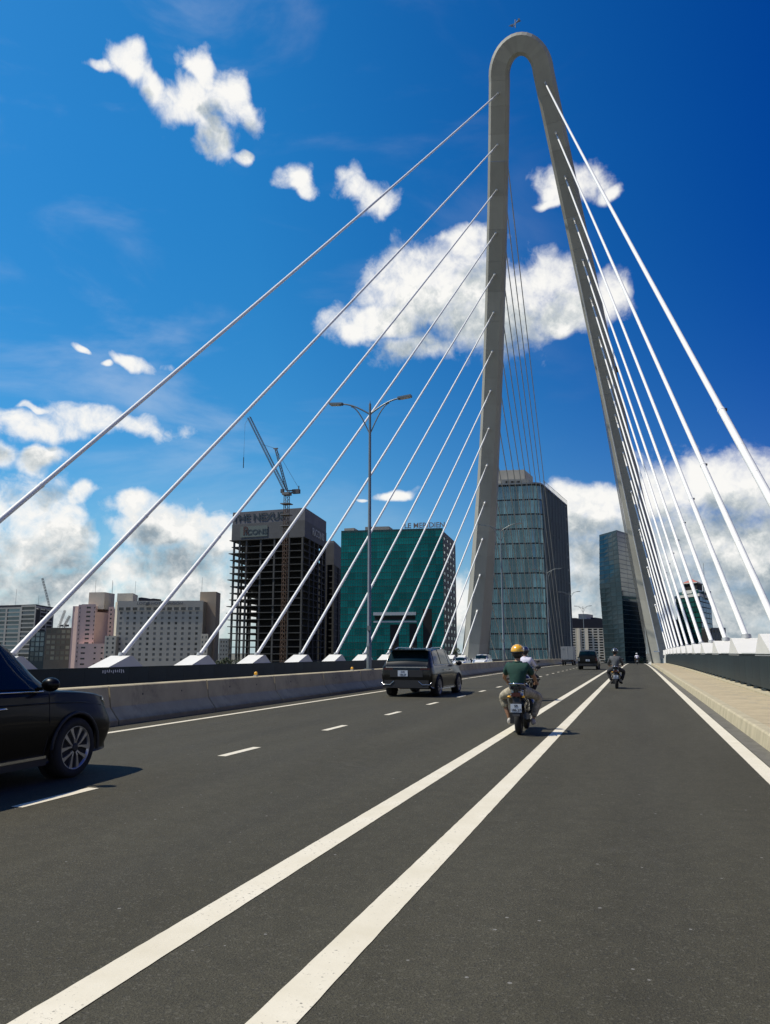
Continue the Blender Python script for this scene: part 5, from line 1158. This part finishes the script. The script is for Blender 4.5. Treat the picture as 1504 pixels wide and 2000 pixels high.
def rider(label, loc, rz, shirt, trs, helm, shoe, sleeve='short', lean=0.0, kn=.33, long_l=True, vis=False, trs2=None):
    t = thing('person', label, 'person', loc, rz)
    HP, CH, NK = (0, .05, .92), (0, .10 + lean, 1.27), (0, .16 + lean, 1.43)
    sh = lambda s_: (s_ * .17, .12 + lean, 1.355); el = lambda s_: (s_ * .29, .36, 1.13); wr = lambda s_: (s_ * .28, .74, 1.03); hp = lambda s_: (s_ * .09, .08, .89); kne = lambda s_: (s_ * kn, .50, .76); an = lambda s_: (s_ * (kn * .62), .44, .36)
    ch = [[(*HP, .12), (0, .06 + lean * .4, 1.10, .12), (*CH, .125), (*NK, .055), (0, .18 + lean, 1.52, .055), (0, .19 + lean, 1.60, .085), (0, .20 + lean, 1.67, .07)]]
    for s_ in (1, -1):
        ch.append([(*CH, .125), (*sh(s_), .06), (*el(s_), .042), (*wr(s_), .028), (s_ * .275, .80, 1.015, .034), (s_ * .272, .84, 1.01, .026)])
        for k in range(4):
            x = s_ * (.235 + .024 * k); ch.append([(s_ * .272, .84, 1.01, .026), (x, .875, 1.012, .0095), (x, .895, .992 , .009), (x, .875, .968, .008)])
        ch.append([(s_ * .275, .80, 1.015, .034), (s_ * .228, .825, 1.0, .011), (s_ * .222, .85, .975, .009)])
        ch.append([(*HP, .12), (*hp(s_), .095), (*kne(s_), .058), (*an(s_), .038), (s_ * kn * .62, .50, .30, .036), (s_ * kn * .62, .60, .285, .03)])
    put('body', skin_mesh(ch, 'body'), M_skin, t)
    tor = [[(0, .04, .86, .165), (0, .05 + lean * .3, 1.02, .158), (0, .08 + lean * .7, 1.18, .165), (*CH, .158), (0, .14 + lean, 1.385, .085)]]
    for s_ in (1, -1):
        a = sh(s_); e_ = el(s_)
        if sleeve == 'short': tor.append([(*CH, .158), (*a, .085), tuple(lerp(p, q, .75) for p, q in zip(a, e_)) + (.068,)])
        else: tor.append([(*CH, .158), (*a, .088), (*e_, .062), tuple(lerp(p, q, .92) for p, q in zip(e_, wr(s_))) + (.045,)])
    put('shirt' if sleeve == 'short' else 'jacket', skin_mesh(tor, 'shirt'), shirt, t)
    for i, s_ in enumerate((1, -1)):
        leg = [[(s_ * .04, .03, .88, .13), (*hp(s_), .122), (s_ * (kn * .6), .28, .84, .105), (*kne(s_), .088), tuple(lerp(p, q, .55) for p, q in zip(kne(s_), an(s_))) + (.078,)] + ([(an(s_)[0], an(s_)[1], an(s_)[2] + .02, .066)] if long_l or s_ > 0 else [])]
        put('trouser_leg', skin_mesh(leg, 'trouser_leg'), (trs2 or trs) if s_ > 0 else trs, t)
        x = s_ * kn * .62; shm = MB().loft([[(x + c * w_, y, z0 + (z1 - z0) * (s2 * .5 + .5)) for c, s2 in [(math.cos(a), math.sin(a)) for a in [2 * math.pi * k / 10 for k in range(10)]]] for y, w_, z0, z1 in ((.38, .02, .27, .33), (.40, .04, .245, .37), (.48, .045, .24, .36), (.58, .05, .24, .32), (.64, .035, .24, .29), (.66, .01, .25, .27))]); put('shoe', shm, shoe, t)
    hc = (0, .185 + lean, 1.62)
    hm = MB(); rings = []
    for i in range(9):
        th = math.pi * .5 * 1.16 * (1 - i / 8) + .02; rings.append([(hc[0] + .128 * math.sin(th) * math.cos(a), hc[1] + .150 * math.sin(th) * math.sin(a), hc[2] + .02 + .125 * math.cos(th)) for a in [2 * math.pi * k / 18 for k in range(18)]])
    hm.loft(rings); hel = put('helmet', hm, helm, t)
    put('helmet_rim', MB().tube([(hc[0] + .131 * math.cos(a), hc[1] + .153 * math.sin(a), hc[2] - .008) for a in [2 * math.pi * k / 18 for k in range(19)]], .012, 5), M_plas, hel)
    put('visor_peak', MB().box((0, hc[1] + .16, hc[2] + .02), (.16, .08, .012)), M_plas, hel)
    if vis:
        for k in range(5): a = -1.0 + .5 * k; hm2 = MB().tube([(hc[0] + .055 * a, hc[1] - .108, hc[2] + .075), (hc[0] + .045 * a, hc[1] - .05, hc[2] + .128)], .009, 4); put('helmet_vent', hm2, M_plas, hel)
    put('hair', MB().ell((0, hc[1] - .012, hc[2] - .055), (.088, .095, .085)), M_hair, t); 
    for s_ in (1, -1): put('ear', MB().ell((s_ * .090, hc[1] + .01, hc[2] - .05), (.012, .02, .03)), M_skin, t); put('eye', MB().ell((s_ * .032, hc[1] + .088, hc[2] - .03), (.012, .008, .008)), M_hair, t)
    put('nose', MB().ell((0, hc[1] + .105, hc[2] - .06), (.014, .02, .024)), M_skin, t); put('mouth', MB().ell((0, hc[1] + .09, hc[2] - .105), (.026, .008, .007)), mat('lips', (.25, .09, .06), .5), t)
    put('collar', MB().tube([(0 + .075 * math.cos(a), .145 + lean + .075 * math.sin(a), 1.425) for a in [2 * math.pi * k / 14 for k in range(15)]], .02, 6), shirt, t)
    return t
S1 = (-2.16, 14.95, 0)
scooter('black scooter on the double lane line under the rider in green', S1, R(1.5))
p1 = rider('person in a dark green polo and yellow helmet riding the nearest scooter', (S1[0], S1[1] - .05, -.10), R(1.5), M_gshirt, M_khaki, M_yel, M_shoe, vis=True, kn=.36, trs2=M_khaki, long_l=False)
S2 = (-3.42, 25.4, 0)
scooter('dark scooter half hidden behind the nearest rider', S2, 0); rider('person in a white shirt and navy helmet just beyond the rider in green', (S2[0], S2[1] - .05, -.06), 0, M_wshirt, M_dtrs, M_navyh, M_bshoe, sleeve='long')
S3 = (-.86, 34.9, 0)
scooter('black scooter with a white plate in the right hand lane', S3, 0); rider('person in a grey jacket and dark shiny helmet riding in the right hand lane', (S3[0], S3[1] - .05, -.06), 0, M_gjack, M_dtrs, mat('dark_shiny_helmet', (.05, .055, .06), .12, coat=1), M_bshoe, sleeve='long')
S4 = (.10, 122.0, zp(122))
scooter('tiny distant scooter near the pylon in the right hand lane', S4, 0); rider('tiny distant person in white riding near the foot of the right pylon leg', (S4[0], S4[1] - .05, zp(122) - .06), 0, M_wshirt, M_dtrs, M_wpaint, M_bshoe, sleeve='long')
# dead twig and scraps lying in the gutter
M_twig = mat('dry_twig', (0.035, 0.03, 0.018), .9)
t = thing('dead_plant', 'small dead weed lying in the gutter against the kerb, low on the right', 'plant', (1.75, 9.3, 0.0))
for k in range(7):
    a = k * .95; put('stalk', MB().tube([(0, 0, .012), (math.cos(a) * .06, math.sin(a) * .13, .03), (math.cos(a) * .11, math.sin(a) * .30, .015)], [.012, .009, .004], 5), M_twig, t)
t = thing('paper_scrap', 'small pale scrap lying on the right edge line', 'litter', (1.60, 10.9, .006))
put('scrap', MB().box((0, 0, .02), (.06, .12, .035), M=Matrix.Rotation(.4, 3, 'Y')), M_white, t); put('leaf', MB().box((.07, .03, .01), (.06, .08, .012), M=Matrix.Rotation(-.3, 3, 'X')), M_twig, t)
